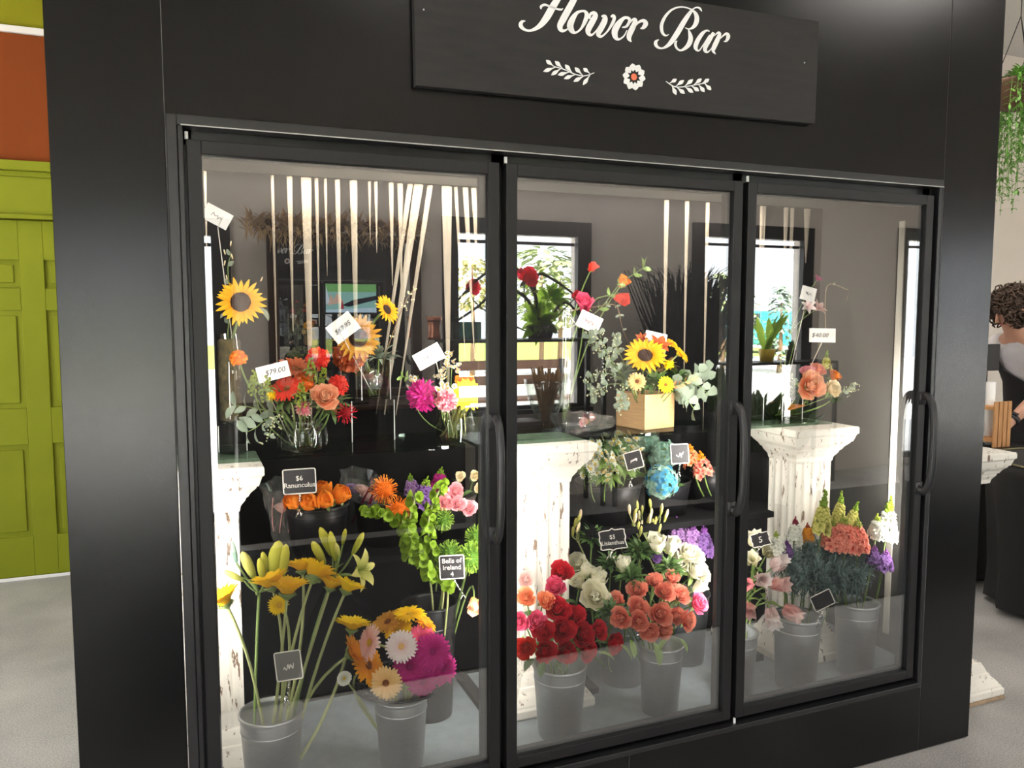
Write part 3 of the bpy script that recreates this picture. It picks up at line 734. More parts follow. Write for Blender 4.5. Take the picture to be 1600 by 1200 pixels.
def cluster_mesh(col, v=0, n=46, s=.30, lo=-.2, col2=None, np_=4):
    """ball of small florets (hydrangea)"""
    def fn():
        r = random.Random(v * 5 + 2); b = MB(); b.ball((0, 0, 0), .62, 10, 7, 2)
        for k in range(n):
            z = 1 - (1 - lo) * (k + .5) / n; rr = sqrt(max(0, 1 - z * z)); th = k * GA
            d = Vector((rr * cos(th), rr * sin(th), z)); M = Matrix.Translation(d * (.84 + J(r, .09))) @ (d + Vector((J(r, .35), J(r, .35), J(r, .35)))).to_track_quat('Z', 'Y').to_matrix().to_4x4()
            floret(b, M, s, 1 if (col2 and rr > .72 and r.random() < .75) else 0, r, np_, .62, (15, -5))
        return b.mesh('florets', [PM[col], PM[col2 or col], M_SEPAL])
    return cached(('cluster', col, v, n, s, lo, col2), fn)
def lilybud_mesh(col):
    def fn():
        b = MB(); b.lathe([(.02, 0), (.10, .10), (.15, .35), (.185, .70), (.17, 1.05), (.10, 1.30), (.02, 1.40)], 9)
        b.t = [min(1, v[2] / 1.4) for v in b.v]
        return b.mesh('bud', PM[col])
    return cached(('lbud', col), fn)
def trumpet_mesh(col, v=0, n=6, a=(72, -10), wid=.30, L=1.3):
    def fn():
        r = random.Random(v + 41); b = MB()
        for k in range(n): b.petal(None, k * 2 * pi / n + J(r, .06), .05, L, wid * (1 if k % 2 else .75), radians(a[0] + J(r, 6)), radians(a[1] + J(r, 12)), cup=.35, nt=6, ns=2, shape=POINT)
        for k in range(5): b.tube([(0, 0, .1), (.05 * cos(k * 1.26), .05 * sin(k * 1.26), .5), (.14 * cos(k * 1.26), .14 * sin(k * 1.26), .8)], .014, 4)
        return b.mesh('petals', PM[col])
    return cached(('trumpet', col, v, n, a, wid, L), fn)
def leaf_mesh(m, wid=.24, droop=-30, key=''):
    def fn():
        b = MB(); b.petal(None, 0, 0, 1.0, wid, radians(35), radians(droop), cup=.35, nt=6, ns=2, shape=LEAFS)
        return b.mesh('leaf', m)
    return cached(('leaf', m.name, wid, droop), fn)

# ------------------------------------------------------------------ placing one stem with its bloom
FLOWERS = []
def bez(a, c, d, n=9):
    a, c, d = Vector(a), Vector(c), Vector(d)
    return [a * (1 - t) ** 2 + c * (2 * t * (1 - t)) + d * t * t for t in [i / n for i in range(n + 1)]]
def face(u, v, ex=0.0, ez=0.55, cam=0.8):
    """unit vector a bloom looks along: partly to the shopper, ez upward, ex to the right"""
    return Vector((ex - .25 * cam, -cam, ez)).normalized()
def stem_thing(name, label, cat, group, base, head, facing, parts, size, stem_m=None, r=.0028, leaves=(), bend=.55, drop=0.05, roll=None):
    """base: point where the stem stands; head: bloom centre; parts: (part name, unit mesh)"""
    base, head = Vector(base), Vector(head)
    t = tag(empty(name, base), label, cat, group)
    q = facing.to_track_quat('Z', 'Y') @ Quaternion((0, 0, 1), rnd.uniform(0, 6.28) if roll is None else roll)
    loc = head - base
    for (pn, me) in parts:
        child(pn, me, t, loc, q, size)
    L = (head - base).length
    ctrl = head - facing * max(size * 1.2, L * bend) - base
    ctrl.z = max(ctrl.z, loc.z * .15)
    end = loc - facing * size * drop
    pts = bez((0, 0, 0), ctrl, end)
    b = MB(); b.tube(pts, [r * 1.15 - r * .3 * i / 9 for i in range(10)], 6)
    o = b.build('stem', stem_m or M_STEM, t, True)
    for (f, s_, me) in leaves:
        p = pts[int(f * 9)]; az = rnd.uniform(0, 6.28)
        child('leaf', me, t, p, Quaternion((0, 0, 1), az), s_)
    FLOWERS.append(t)
    return t
LF = lambda w=.24, d=-30: leaf_mesh(M_LEAF, w, d)
LM = lambda w=.24, d=-30: leaf_mesh(M_MIDLEAF, w, d)

def rose(u, v, Y, px, col, label, base, group=None, ex=0, ez=.8, cam=.75, kind='open', leaves=1, stem_m=None, dz=0):
    h = P(u, v, Y); s = S(px, h); f = face(u, v, ex, ez, cam); k = len(FLOWERS)
    if kind == 'bud': parts = [('petals', bud_rose_mesh(col, k % 2)), ('sepals', sepal_mesh())]; s *= .80
    elif kind == 'tight': parts = [('petals', rose_mesh(col, k % 3, 20, .5, True)), ('sepals', sepal_mesh())]
    else: parts = [('petals', rose_mesh(col, k % 3)), ('sepals', sepal_mesh())]
    return stem_thing('rose' if kind != 'tight' else 'ranunculus', label, 'rose' if kind != 'tight' else 'flower', group, base, h, f, parts, s, stem_m, leaves=[(.72, .06, LF())] * leaves, drop=.7)
def gerbera(u, v, Y, px, col, label, base, group=None, ex=0, ez=.55, cam=.8, disc='yellowdisc', R=.22, n=26, rows=2, stem_m=None, name='gerbera', wid=.10, a=(14, -6), shape=TONGUE, bend=.5, r=.0032, calyx=.3, jit=.05, leaves=()):
    h = P(u, v, Y); s = S(px, h); f = face(u, v, ex, ez, cam); k = len(FLOWERS)
    parts = [('petals', daisy_mesh(col, k % 3, n, rows, wid, R * .85, a, shape, jit)), ('disc', disc_mesh(disc, R, R * .4)), ('calyx', calyx_mesh(calyx))]
    return stem_thing(name, label, name.replace('_', ' '), group, base, h, f, parts, s, stem_m or M_PALESTEM, r, leaves, bend, .2)
def sunflower(u, v, Y, px, label, base, group=None, ex=0, ez=.3, cam=.9, col='sunpetal', R=.46, leaves=()):
    return gerbera(u, v, Y, px, col, label, base, group, ex, ez, cam, 'darkdisc', R, 22, 2, M_STEM, 'sunflower', .12, (18, -4), POINT, .5, .004, .5, .12, leaves)
def pom(u, v, Y, px, col, label, base, group=None, ex=0, ez=.6, cam=.8, name='dahlia', cat='flower', n=110, L=.42, wid=.10, needle=False, lo=-.55, stem_m=None, leaves=()):
    h = P(u, v, Y); s = S(px, h); f = face(u, v, ex, ez, cam)
    return stem_thing(name, label, cat, group, base, h, f, [('petals', pom_mesh(col, len(FLOWERS) % 2, n, L, wid, lo, needle))], s, stem_m, leaves=leaves, drop=.6)
def spike(u, v, u2, v2, Y, col, label, base, group=None, name='stock', bud='limegreen', lean=(0, 0), whorls=10, per=6, R=.34, fl=.22, leaves=(), Y2=None):
    """spike from its lowest florets at (u,v) to its tip at (u2,v2)"""
    a, c = P(u, v, Y), P(u2, v2, Y if Y2 is None else Y2); f = (c - a); s = f.length / 2.0; f.normalize()
    return stem_thing(name, label, 'flower', group, base, a, f, [('florets', spike_mesh(col, len(FLOWERS) % 2, whorls, per, R, fl, bud))], s, M_STEM, .003, leaves, .4, -1.5)
# ================================================================== CONTAINERS
M_STEEL = mat('brushed_steel', (0.47, 0.50, 0.52), 0.34, 0.9, noise=0.08, nscale=40, stretch=(1, 1, 12))
M_BLACKPLASTIC = mat('black_plastic', (0.010, 0.010, 0.012), 0.4)
M_CLEAR = glass('clear_vase_glass', (0.93, 0.95, 0.93), 0.11, 0.6, 0.02)
M_WATER = glass('vase_water', (0.86, 0.86, 0.74), 0.02, 0.15)
M_ACRYL = glass('clear_acrylic', (0.95, 0.96, 0.96), 0.06, 0.55)
def PZ(u, v, z):
    d = ray(u, v); return CAM_POS + d * ((z - CAM_POS.z) / d.z)
def bucket(name, x, y, z0, z1, r, m, label, group=None, rb=None, lip=.004):
    t = tag(empty(name, (x, y, z0)), label, 'bucket', group); H = z1 - z0; rb = rb or r * .82
    b = MB(); b.lathe([(.001, .003), (rb, .003), (rb, 0), (r, H - .012), (r + .0005, H - .010), (r + lip, H - .006), (r + lip, H), (r - .002, H), (r - .004, H - .012), (rb - .003, .006), (.001, .006)], 40)
    b.build('bucket_body', m, t, True)
    b = MB(); b.lathe([(rb + (r - rb) * .80 + .0005, H * .80), (rb + (r - rb) * .82 + .0025, H * .81), (rb + (r - rb) * .84 + .0005, H * .82)], 40); b.build('bead_ring', m, t, True)
    b = MB(); s = (r - .006) * .9
    b.lathe([(.001, H * .55), (rb + (r - rb) * .55 - .004, H * .55)], 30); b.build('water', M_WATER, t)
    return Vector((x, y, z0 + .02))
GB = 'steel flower buckets on the cooler deck'
def at(B, dx=0, dy=0): return B + Vector((dx + rnd.uniform(-.03, .03), dy + rnd.uniform(-.03, .03), 0))
ZD = IZ0 + .001
B1 = bucket('flower_bucket', .158, .120, ZD, .50, .078, M_STEEL, 'steel bucket of long yellow gerberas at the far left of the cooler deck', GB)
c = PZ(628, 1078, .49); B2 = bucket('flower_bucket', c.x, .135, ZD, .475, .072, M_STEEL, 'steel bucket under the magenta and yellow gerberas with a black mesh collar', GB)
c = PZ(884, 1042, .49); B3 = bucket('flower_bucket', c.x, .125, ZD, .485, .078, M_STEEL, 'steel bucket of deep red roses behind the middle door', GB)
c = PZ(1036, 1006, .49); B4 = bucket('flower_bucket', c.x, .13, ZD, .49, .068, M_STEEL, 'steel bucket under the coral roses behind the middle door', GB)
B5 = bucket('flower_bucket', 1.33, .36, ZD, .50, .085, M_STEEL, 'steel bucket of ivory roses behind the coral ones', GB)
B6 = bucket('flower_bucket', 1.62, .42, ZD, .52, .085, M_STEEL, 'steel bucket of purple stock and lisianthus at the back', GB)
c = PZ(1345, 942, .52); B7 = bucket('flower_bucket', c.x, .115, ZD, .52, .072, M_STEEL, 'steel bucket of coral stock at the right end of the deck', GB)
c = PZ(1262, 968, .51); B8 = bucket('flower_bucket', c.x, .115, ZD, .51, .078, M_STEEL, 'steel bucket of fluffy blue green foliage, with tilted tag', GB)
c = PZ(1176, 1000, .49); B9 = bucket('flower_bucket', c.x, .125, ZD, .49, .072, M_STEEL, 'steel bucket of pink and white trumpet flowers by the right door post', GB)
GK = 'black buckets in the back of the cooler'
TZ = .82
K1 = bucket('flower_bucket', .325, .40, TZ + .001, .965, .088, M_BLACKPLASTIC, 'black bucket of orange ranunculus under the glass shelf', GK, .075)
K2 = bucket('flower_bucket', .525, .43, TZ + .001, .955, .085, M_BLACKPLASTIC, 'black bucket of orange pincushions beside the ranunculus', GK, .07)
K3 = bucket('flower_bucket', .735, .43, TZ + .001, .95, .085, M_BLACKPLASTIC, 'black bucket of purple and pink blooms behind the left door handle', GK, .07)
K4 = bucket('flower_bucket', 1.29, .40, TZ + .001, .955, .112, M_BLACKPLASTIC, 'wide black bucket of small white daisies beside the middle column', GK, .085)
K5 = bucket('flower_bucket', 1.53, .42, TZ + .001, .94, .085, M_BLACKPLASTIC, 'black bucket holding the blue hydrangea heads', GK, .07)
K6 = bucket('flower_bucket', 1.735, .43, TZ + .001, .95, .08, M_BLACKPLASTIC, 'black bucket of coral stock by the middle door handle', GK, .07)
K7 = bucket('flower_bucket', .655, .385, ZD, .63, .085, M_BLACKPLASTIC, 'tall black bucket of bells of Ireland standing on the deck', GK, .07)
M_STAND = mat('matt_black_stand', (0.006, 0.006, 0.0065), .9, spec=.1)
def stand(x0, x1, xc, xl, xr, label):
    t = tag(empty('flower_stand', ((x0 + x1) / 2, .42, ZD)), label, 'stand', 'black X legged stands'); O = Vector(((x0 + x1) / 2, .42, ZD))
    b = MB(); b.box(x0, x1, .285, .565, TZ - .022, TZ); b.build('tray', M_STAND, t, loc=-O, bevel=.003)
    for (xa, xb, y) in ((xc - .10, xr, .520), (xc + .10, xl, .545)):
        b = MB(); b.tube([Vector((xa, y, TZ - .022)), Vector((xb, y, ZD + .018))], .020, 4, ry=.7); b.build('leg', M_STAND, t, loc=-O)
    for x in (xl, xr):
        b = MB(); b.box(x - .018, x + .018, .30, .565, ZD, ZD + .02); b.build('foot', M_STAND, t, loc=-O)
    b = MB(); b.tube([Vector((xc, .505, TZ - .06)), Vector((xc, .56, TZ - .06))], .012, 10); b.build('pivot', M_STEEL, t, loc=-O)
stand(.172, .862, .345, .19, .82, 'black stand with crossed legs carrying buckets behind the left door')
stand(1.162, 1.895, 1.42, 1.19, 1.86, 'black stand with crossed legs carrying buckets behind the middle door')
# black mesh collar around the gerbera bucket
b = MB(); cx, cy = B2.x, B2.y
for k in range(30):
    for sgn in (1, -1):
        pts = []
        for i in range(5):
            f = i / 4; a = 2 * pi * k / 30 + sgn * f * .36; rr = .078 + .052 * f; pts.append((rr * cos(a), rr * sin(a), .008 + .030 * f))
        b.tube(pts, .0022, 4)
for (rr, z) in ((.078, .008), (.130, .038)): b.tube([(rr * cos(2 * pi * k / 40), rr * sin(2 * pi * k / 40), z) for k in range(41)], .0032, 6, cap=False)
o = b.build('mesh_collar', M_BLACKPLASTIC, None, True, loc=(cx, cy, .475)); tag(o, 'flared black plastic mesh collar around the bucket of magenta gerberas', 'collar')

# ================================================================== LOWER LEFT: gerberas and lilies
GG = 'yellow gerberas in the far left bucket'
for (u, v, Y, px, col, ex, ez, cam_, lab) in [
 (352, 942, .10, 36, 'yellow', -.4, .9, .0, 'yellow gerbera leaning against the left door edge'),
 (424, 915, .10, 37, 'yellow', -.3, 1, -.12, 'yellow gerbera facing up, left of the tall group'),
 (449, 926, .07, 40, 'yellow', .1, 1, -.05, 'yellow gerbera lowest and largest of the tall group'),
 (437, 946, .09, 20, 'brightyellow', -.1, .3, .5, 'small drooping yellow gerbera under the tall group'),
 (490, 902, .13, 38, 'yellow', .3, .7, -.5, 'yellow gerbera seen from its grey green back'),
 (516, 918, .11, 28, 'yellow', .35, 1, -.1, 'yellow gerbera half hidden behind the bright one'),
 (541, 922, .09, 31, 'brightyellow', .45, .9, -.05, 'brightest yellow gerbera on a long slanting stem'),
 (472, 890, .15, 30, 'yellow', -.1, 1, -.15, 'yellow gerbera at the top of the tall group')]:
    gerbera(u, v, Y, px, col, lab, at(B1, .02 * (u > 460)), GG, ex, ez, cam_, R=.26, n=24, wid=.125, r=.0042, bend=.34, a=(58, 22), calyx=.34, shape=POINT)
for (u, v, Y, px, col, ex, ez, cam_, disc, lab) in [
 (550, 982, .11, 33, 'brightyellow', .2, 1, -.05, 'yellowdisc', 'bright yellow gerbera arching right from the far left bucket'),
 (548, 1022, .08, 33, 'amber', .75, .5, .25, 'browndisc', 'amber yellow gerbera cupped sideways at the left of the low bunch')]:
    gerbera(u, v, Y, px, col, lab, at(B1, .03), None, ex, ez, cam_, disc, r=.0045, bend=.5, a=(45, 15), shape=POINT, wid=.125)
b2 = lambda: at(B2)
for (u, v, Y, px, col, ex, ez, cam_, disc, lab) in [
 (575, 1040, .09, 34, 'amber', .6, .4, .5, 'browndisc', 'deep amber gerbera behind the buff one in the low bunch'),
 (606, 972, .19, 28, 'goldbrown', -.4, 1.0, .1, 'browndisc', 'golden brown gerbera at the back of the low bunch'),
 (622, 984, .16, 24, 'yellow', -.2, .9, .3, 'yellowdisc', 'small yellow gerbera under the golden brown one'),
 (640, 960, .18, 27, 'yellow', .0, 1.0, .05, 'yellowdisc', 'yellow gerbera at the top of the low bunch'),
 (662, 972, .17, 24, 'amber', .6, .7, .2, 'yellowdisc', 'yellow gerbera turned right at the top of the low bunch'),
 (578, 1004, .08, 29, 'palepink', -.75, .35, .25, 'yellowdisc', 'pale pink gerbera seen side on beside the amber ones'),
 (627, 1010, .06, 26, 'whitepink', .05, .35, .9, 'buff', 'white and pink gerbera facing forward above the magenta ones'),
 (676, 1018, .08, 30, 'magenta', .3, .35, .85, 'plum', 'magenta gerbera at the upper right of the low bunch'),
 (692, 1046, .08, 27, 'magenta', .5, .1, .8, 'plum', 'magenta gerbera at the far right of the low bunch'),
 (640, 1042, .085, 28, 'magenta', -.1, .2, .9, 'plum', 'magenta gerbera under the white and pink one'),
 (660, 1066, .07, 25, 'magenta', .1, -.1, 1, 'plum', 'lowest magenta gerbera over the mesh collar'),
 (658, 1000, .12, 26, 'hotpink', .2, .6, .6, 'plum', 'reddish pink gerbera behind the magenta ones'),
 (603, 1067, .05, 27, 'buff', -.1, .15, .95, 'browndisc', 'buff gerbera with a red brown eye at the bottom left of the low bunch'),
 (538, 1060, .07, 12, 'whiteflower', -.2, .6, .6, 'yellowdisc', 'tiny white daisy at the left of the low bunch')]:
    gerbera(u, v, Y, px, col, lab, b2(), None, ex, ez, cam_, disc, R=.22, rows=3 if col in ('magenta', 'whitepink') else 2, n=27, bend=.45, wid=.115 if px > 14 else .2)
# lilies
def lily(name, label, base, tips, opens=(), leaves=(), sz=52):
    base = Vector(base); t = tag(empty(name, base), label, 'lily'); node = P(*tips[0][:2], tips[0][2])
    b = MB(); pts = bez((0, 0, 0), (node - base) * .5 + Vector((0, 0, .10)), node - base); b.tube(pts, .0042, 6)
    for (u, v, Y, u2, v2, w, col) in tips[1:]:
        a, c = P(u, v, Y), P(u2, v2, Y - .01)
        b.tube(bez(node - base, (node + (a - node) * .5 + Vector((0, -.004, -.012))) - base, a - base, 5), .0026, 5)
    b.build('stem', M_STEM, t, True)
    for (u, v, Y, u2, v2, w, col) in tips[1:]:
        a, c = P(u, v, Y), P(u2, v2, Y - .01); d = c - a
        o = child('bud', lilybud_mesh(col), t, a - base, d.normalized().to_track_quat('Z', 'Y'), 1); s = d.length / 1.4; o.scale = (s * w, s * w, s)
    for (u, v, Y, px, col, f) in opens:
        h = P(u, v, Y); child('petals', trumpet_mesh(col), t, h - base, Vector(f).normalized().to_track_quat('Z', 'Y'), S(px, h))
    for (u, v, Y, u2, v2) in leaves:
        a, c = P(u, v, Y), P(u2, v2, Y - .015); d = c - a; rot = d.normalized().to_track_quat('X', 'Z')
        child('leaf', leaf_mesh(M_MIDLEAF, .17, -20), t, a - base, rot, d.length)
lily('lily', 'yellow green lily stem with fat buds over the white column at left', at(B1, -.03), [(405, 925, .16),
  (425, 905, .15, 436, 845, 1.5, 'yelgreen'), (440, 905, .14, 447, 850, 1.1, 'yelgreen'), (398, 905, .16, 378, 862, 1.2, 'lilyyellow'), (418, 898, .15, 410, 862, 1.1, 'yelgreen'),
  (412, 910, .14, 405, 872, 1.1, 'yelgreen'), (382, 908, .15, 350, 892, 1.0, 'lilyyellow'), (370, 880, .17, 362, 845, .8, 'paleblue')], leaves=[(400, 930, .16, 372, 902), (408, 925, .16, 430, 915)])
lily('lily', 'yellow green lily stem with pointed buds and one open bloom over the crossed legs', at(B1, .04), [(520, 905, .17),
  (508, 882, .16, 488, 846, 1.2, 'yelgreen'), (520, 870, .17, 500, 824, 1.0, 'yelgreen'), (525, 878, .16, 516, 830, .9, 'yelgreen'), (530, 870, .15, 524, 848, 1.2, 'lilyyellow'), (535, 852, .17, 540, 826, 1.0, 'yelgreen'), (550, 868, .16, 568, 832, 1.0, 'yelgreen')],
  opens=[(556, 892, .15, 30, 'lilyyellow', (.55, -.6, .25))], leaves=[(520, 905, .17, 540, 880), (520, 905, .17, 560, 905), (522, 900, .17, 500, 890)])

# ================================================================== MID LEFT: ranunculus, pincushions, purple, pink, bells of Ireland
GR = 'orange ranunculus in the black bucket'
for (u, v, Y, px, ex, ez, lab) in [(457, 783, .31, 22, -.4, .4, 'orange ranunculus at the left end of the black bucket'), (482, 784, .30, 23, 0, .3, 'orange ranunculus behind the clip of the chalkboard tag'), (508, 781, .29, 23, .1, .3, 'roundest orange ranunculus at the front of the bucket'),
  (505, 764, .38, 22, 0, .9, 'orange ranunculus at the back right of the chalkboard tag'), (534, 772, .33, 23, .5, .6, 'orange ranunculus at the right end of the black bucket'), (476, 768, .40, 21, -.2, .9, 'orange ranunculus hidden half behind the chalkboard tag')]:
    rose(u, v, Y, px, 'orange', lab, at(K1), GR, ex, ez, .8, 'tight', 0, M_PALESTEM)
pom(600, 765, .33, 21, 'orange', 'upper orange pincushion flower left of the purple blooms', at(K2), None, 0, .4, .9, 'pincushion', n=130, L=.5, wid=.03, needle=True)
pom(622, 797, .30, 20, 'orange', 'lower orange pincushion flower above the bells of Ireland', at(K2), None, .1, .2, .9, 'pincushion', n=130, L=.5, wid=.03, needle=True)
spike(660, 790, 668, 742, .35, 'purple', 'purple stock spike right of the orange pincushions', at(K3), None, R=.55, fl=.42, whorls=9, per=6)
spike(645, 775, 640, 738, .42, 'lilac', 'purple stock spike half hidden behind the other', at(K3), None, R=.55, fl=.42, whorls=9, per=6)
spike(685, 765, 690, 728, .46, 'plum', 'dark purple stock spike at the back of the left stand', at(K3), None, R=.6, fl=.42, whorls=9, per=6)
for (u, v, Y, px, lab) in [(695, 785, .30, 15, 'pink rose leftmost of the pink cluster by the door handle'), (712, 767, .31, 15, 'pink rose topmost of the pink cluster by the door handle'), (716, 787, .29, 14, 'pink rose in the middle of the pink cluster'), (733, 794, .30, 15, 'pink rose lowest and rightmost of the pink cluster')]:
    rose(u, v, Y, px, 'pink', lab, at(K3), 'pink roses by the left door handle', .1, .4, .9, leaves=0)
for (u, v, Y, lab) in [(719, 744, .42, 'small cream rose left of its pair on dark stems'), (742, 743, .42, 'small cream rose touching the left door frame'), (749, 762, .40, 'small cream rose below the cream pair')]:
    rose(u, v, Y, 9, 'cream', lab, at(K3, .03), 'small cream roses', 0, .3, .9, leaves=1)
def bells(pts_px, label, base, Y=.25):
    base = Vector(base); t = tag(empty('bells_of_ireland', base), label, 'flower', 'bells of Ireland')
    pp = [P(u, v, y) - base for (u, v, y) in pts_px]
    full = [tuple(x) for x in spline([tuple(p) for p in ([Vector((0, 0, 0))] + pp)], 6)]
    b = MB(); b.tube(full, .003, 6); b.build('stem', M_PALESTEM, t, True)
    b = MB(); r = rnd; fl = [Vector(q) for q in full[6:]]; L = 0; nxt = 0; k = 0
    for i in range(len(fl) - 1):
        seg = (fl[i + 1] - fl[i]); m = max(1, int(seg.length / .011))
        for j in range(m):
            p = fl[i] + seg * (j / m); k += 1
            for s_ in range(2):
                d = Vector((cos(k * 1.9 + s_ * 3.1), sin(k * 1.9 + s_ * 3.1) - .35, .25)).normalized(); sc = .0125 + r.uniform(-.002, .003)
                M = Matrix.Translation(p + d * .006) @ d.to_track_quat('Z', 'Y').to_matrix().to_4x4() @ Matrix.Scale(sc, 4)
                b.lathe([(.12, 0), (.45, .35), (.75, .75), (1.1, .95)], 7, 0, M)
    b.build('bells', PM['limegreen'], t, True)
    for (f, sz) in ((.35, .035), (.8, .03), (.98, .028)):
        child('leaf', leaf_mesh(M_MIDLEAF, .42, -20), t, full[int(f * (len(full) - 1))], Quaternion((0, 0, 1), rnd.uniform(3.5, 5.6)), sz)
bells([(690, 900, .30), (648, 845, .27), (605, 806, .25), (566, 800, .24)], 'bells of Ireland stem bending left toward the lily buds', at(K7))
bells([(672, 905, .30), (640, 870, .24), (638, 825, .23), (650, 770, .24)], 'bells of Ireland stem rising beside the purple stock', at(K7))
bells([(695, 905, .29), (672, 850, .24), (672, 800, .24), (694, 752, .26)], 'bells of Ireland stem rising through the pink roses', at(K7))
bells([(700, 920, .25), (672, 900, .20), (655, 868, .18), (640, 838, .19)], 'bells of Ireland stem nearest the glass left of its chalkboard tag', at(K7))
for (u, v, Y, px, lab) in [(693, 812, .28, 17, 'mossy green pompom under the pink roses'), (702, 864, .25, 21, 'mossy green pompom above the bells of Ireland tag'), (735, 872, .22, 25, 'largest mossy green pompom at the door frame'), (745, 838, .27, 19, 'mossy green pompom topmost at the door frame')]:
    pom(u, v, Y, px, 'greenball', lab, at(K7), 'mossy green pompoms', 0, .5, .9, 'green_pompom', n=190, L=.46, wid=.035, needle=True, lo=-.75)
rose(741, 948, .16, 17, 'peach', 'single peach rose hanging low beside the left door frame', at(K7, .04), None, -.1, -.5, .9, 'bud', 0)
# ================================================================== MID CENTRE: small daisies, hydrangea, stock
def mini_daisy_mesh():
    def fn():
        b = MB(); r = random.Random(4)
        for k in range(14):
            M = Matrix.Translation((J(r, 1.2), J(r, 1.1), J(r, .9))) @ Vector((J(r, .8), -.9, .6)).to_track_quat('Z', 'Y').to_matrix().to_4x4()
            for q in range(10): b.petal(M, q * 2 * pi / 10, .13, .33, .09, radians(15), radians(-10), nt=2, ns=1, shape=TONGUE)
            b.ball((0, 0, 0), .17, 8, 4, 1, .6, M)
        return b.mesh('daisies', [PM['whiteflower'], PM['yellowdisc']])
    return cached('minidaisy', fn)
def tuft_mesh(m, n=26, L=1.0, wid=.16, key=0, up=.9):
    def fn():
        b = MB(); r = random.Random(key + 60)
        for k in range(n):
            d = Vector((J(r, 1), J(r, 1), r.uniform(-.1, up))).normalized()
            M = d.to_track_quat('X', 'Z').to_matrix().to_4x4()
            b.petal(M, J(r, .3), r.uniform(.05, .4), L * r.uniform(.5, .9), wid, radians(20), radians(-25), cup=.3, nt=3, ns=1, shape=LEAFS)
        return b.mesh('foliage', m)
    return cached(('tuft', m.name, n, L, wid, key, up), fn)
GF = 'small white daisies in the wide black bucket'
labs = ['leftmost', 'lower left', 'upper left', 'central', 'topmost', 'upper right', 'lower right', 'rightmost', 'backmost', 'lowest']
for k, (u, v, Y) in enumerate([(915, 722, .33), (925, 735, .29), (930, 704, .36), (950, 722, .28), (955, 695, .36), (978, 690, .37), (972, 728, .29), (985, 712, .33), (962, 706, .40), (948, 742, .27)]):
    h = P(u, v, Y); base = at(K4)
    stem_thing('daisy_spray', 'spray of small white daisies, %s in the black bucket beside the middle column' % labs[k], 'flower', GF, base, h, Vector((0, -.3, 1)), [('daisies', mini_daisy_mesh()), ('foliage', tuft_mesh(M_LEAF if k % 3 else M_MIDLEAF, 40, 2.2, .22, k % 2, -.15))], S(15, h), M_STEM, .002, roll=k * .4)
for k, (u, v, Y, col, c2, px, lab) in enumerate([(1033, 752, .30, 'blue', 'paleblue', 29, 'blue hydrangea head hanging lowest in the middle of the cooler'), (1036, 712, .37, 'paleblue', None, 26, 'pale green blue hydrangea head above the bright blue one'), (1012, 690, .43, 'paleblue', None, 20, 'small pale hydrangea head at the back beneath the glass shelf')]):
    h = P(u, v, Y); f = face(u, v, .05, .1 if k == 0 else .7, .9)
    stem_thing('hydrangea', lab, 'hydrangea', None, at(K5), h, f, [('florets', cluster_mesh(col, k, 74, .20, -.35, c2))], S(px, h), M_STEM, .0035, drop=.7, leaves=[(.85, .10, LF(.36, -20))] * 2)
t = FLOWERS[-3]
child('leaf', leaf_mesh(M_LEAF, .40, -10), t, P(1046, 770, .31) - t.location, Vector((.7, -.2, .2)).to_track_quat('X', 'Z'), .062)
spike(1082, 728, 1078, 692, .36, 'orangepink', 'orange coral stock spike left of the pair by the middle door edge', at(K6), None, R=.6, fl=.42, whorls=6, bud='amber')
spike(1100, 745, 1094, 703, .33, 'coral', 'coral stock spike touching the middle door edge', at(K6), None, R=.6, fl=.42, whorls=6, bud='amber')
# ================================================================== LOWER CENTRE
for k, (u, v, u2, v2, Y, lab) in enumerate([(998, 842, 990, 800, .30, 'leftmost'), (1010, 842, 1003, 792, .33, 'second from left'), (1018, 838, 1024, 790, .32, 'tallest'), (1028, 838, 1034, 802, .30, 'rightmost'), (905, 850, 898, 808, .34, 'standing against the middle column')]):
    base = at(B6 if k < 4 else B5); a = P(u, v, Y)
    t = tag(empty('lisianthus', base), 'spray of closed pale green lisianthus buds, %s' % lab, 'flower', 'lisianthus buds')
    b = MB(); b.tube(bez((0, 0, 0), (a - base) * .5 + Vector((0, 0, .05)), a - base), .0028, 6); tips = []
    for j in range(6):
        p = P(u + (u2 - u) * (.25 + j * .15) + rnd.uniform(-9, 9), v + (v2 - v) * (.1 + j * .16), Y + rnd.uniform(-.02, .02)); tips.append(p); b.tube([a - base, (a - base) * .5 + (p - base) * .5 + Vector((0, 0, .004)), p - base], .0016, 5)
    b.build('stem', M_PALESTEM, t, True)
    for p in tips:
        o = child('bud', lilybud_mesh('cream' if rnd.random() < .5 else 'lilyyellow'), t, p - base, Vector((rnd.uniform(-.3, .3), -.1, 1)).to_track_quat('Z', 'Y'), 1); s_ = .026; o.scale = (s_ * 1.1, s_ * 1.1, s_)
rose(1025, 868, .26, 12, 'purple', 'small violet lisianthus bloom under the white rose', at(B6), None, .2, .2, .8, leaves=0)
rose(978, 832, .36, 10, 'purple', 'small violet lisianthus bloom right of the five dollar chalkboard tag', at(B6), None, 0, .3, .8, leaves=0)
for (u, v, u2, v2, Y, col, lab) in [(1058, 858, 1056, 805, .34, 'lilac', 'lilac stock spike left of the purple group behind the white roses'), (1078, 865, 1082, 808, .32, 'lilac', 'lilac stock spike with green tip in the middle of the purple group'), (1098, 868, 1100, 816, .30, 'purple', 'purple stock spike against the middle door edge'), (1072, 838, 1068, 800, .40, 'purple', 'purple stock spike at the back of the purple group')]:
    spike(u, v, u2, v2, Y, col, lab, at(B6), 'purple stock behind the white roses', R=.5, fl=.40, whorls=10, per=7, bud='lilac')
GW = 'ivory roses'
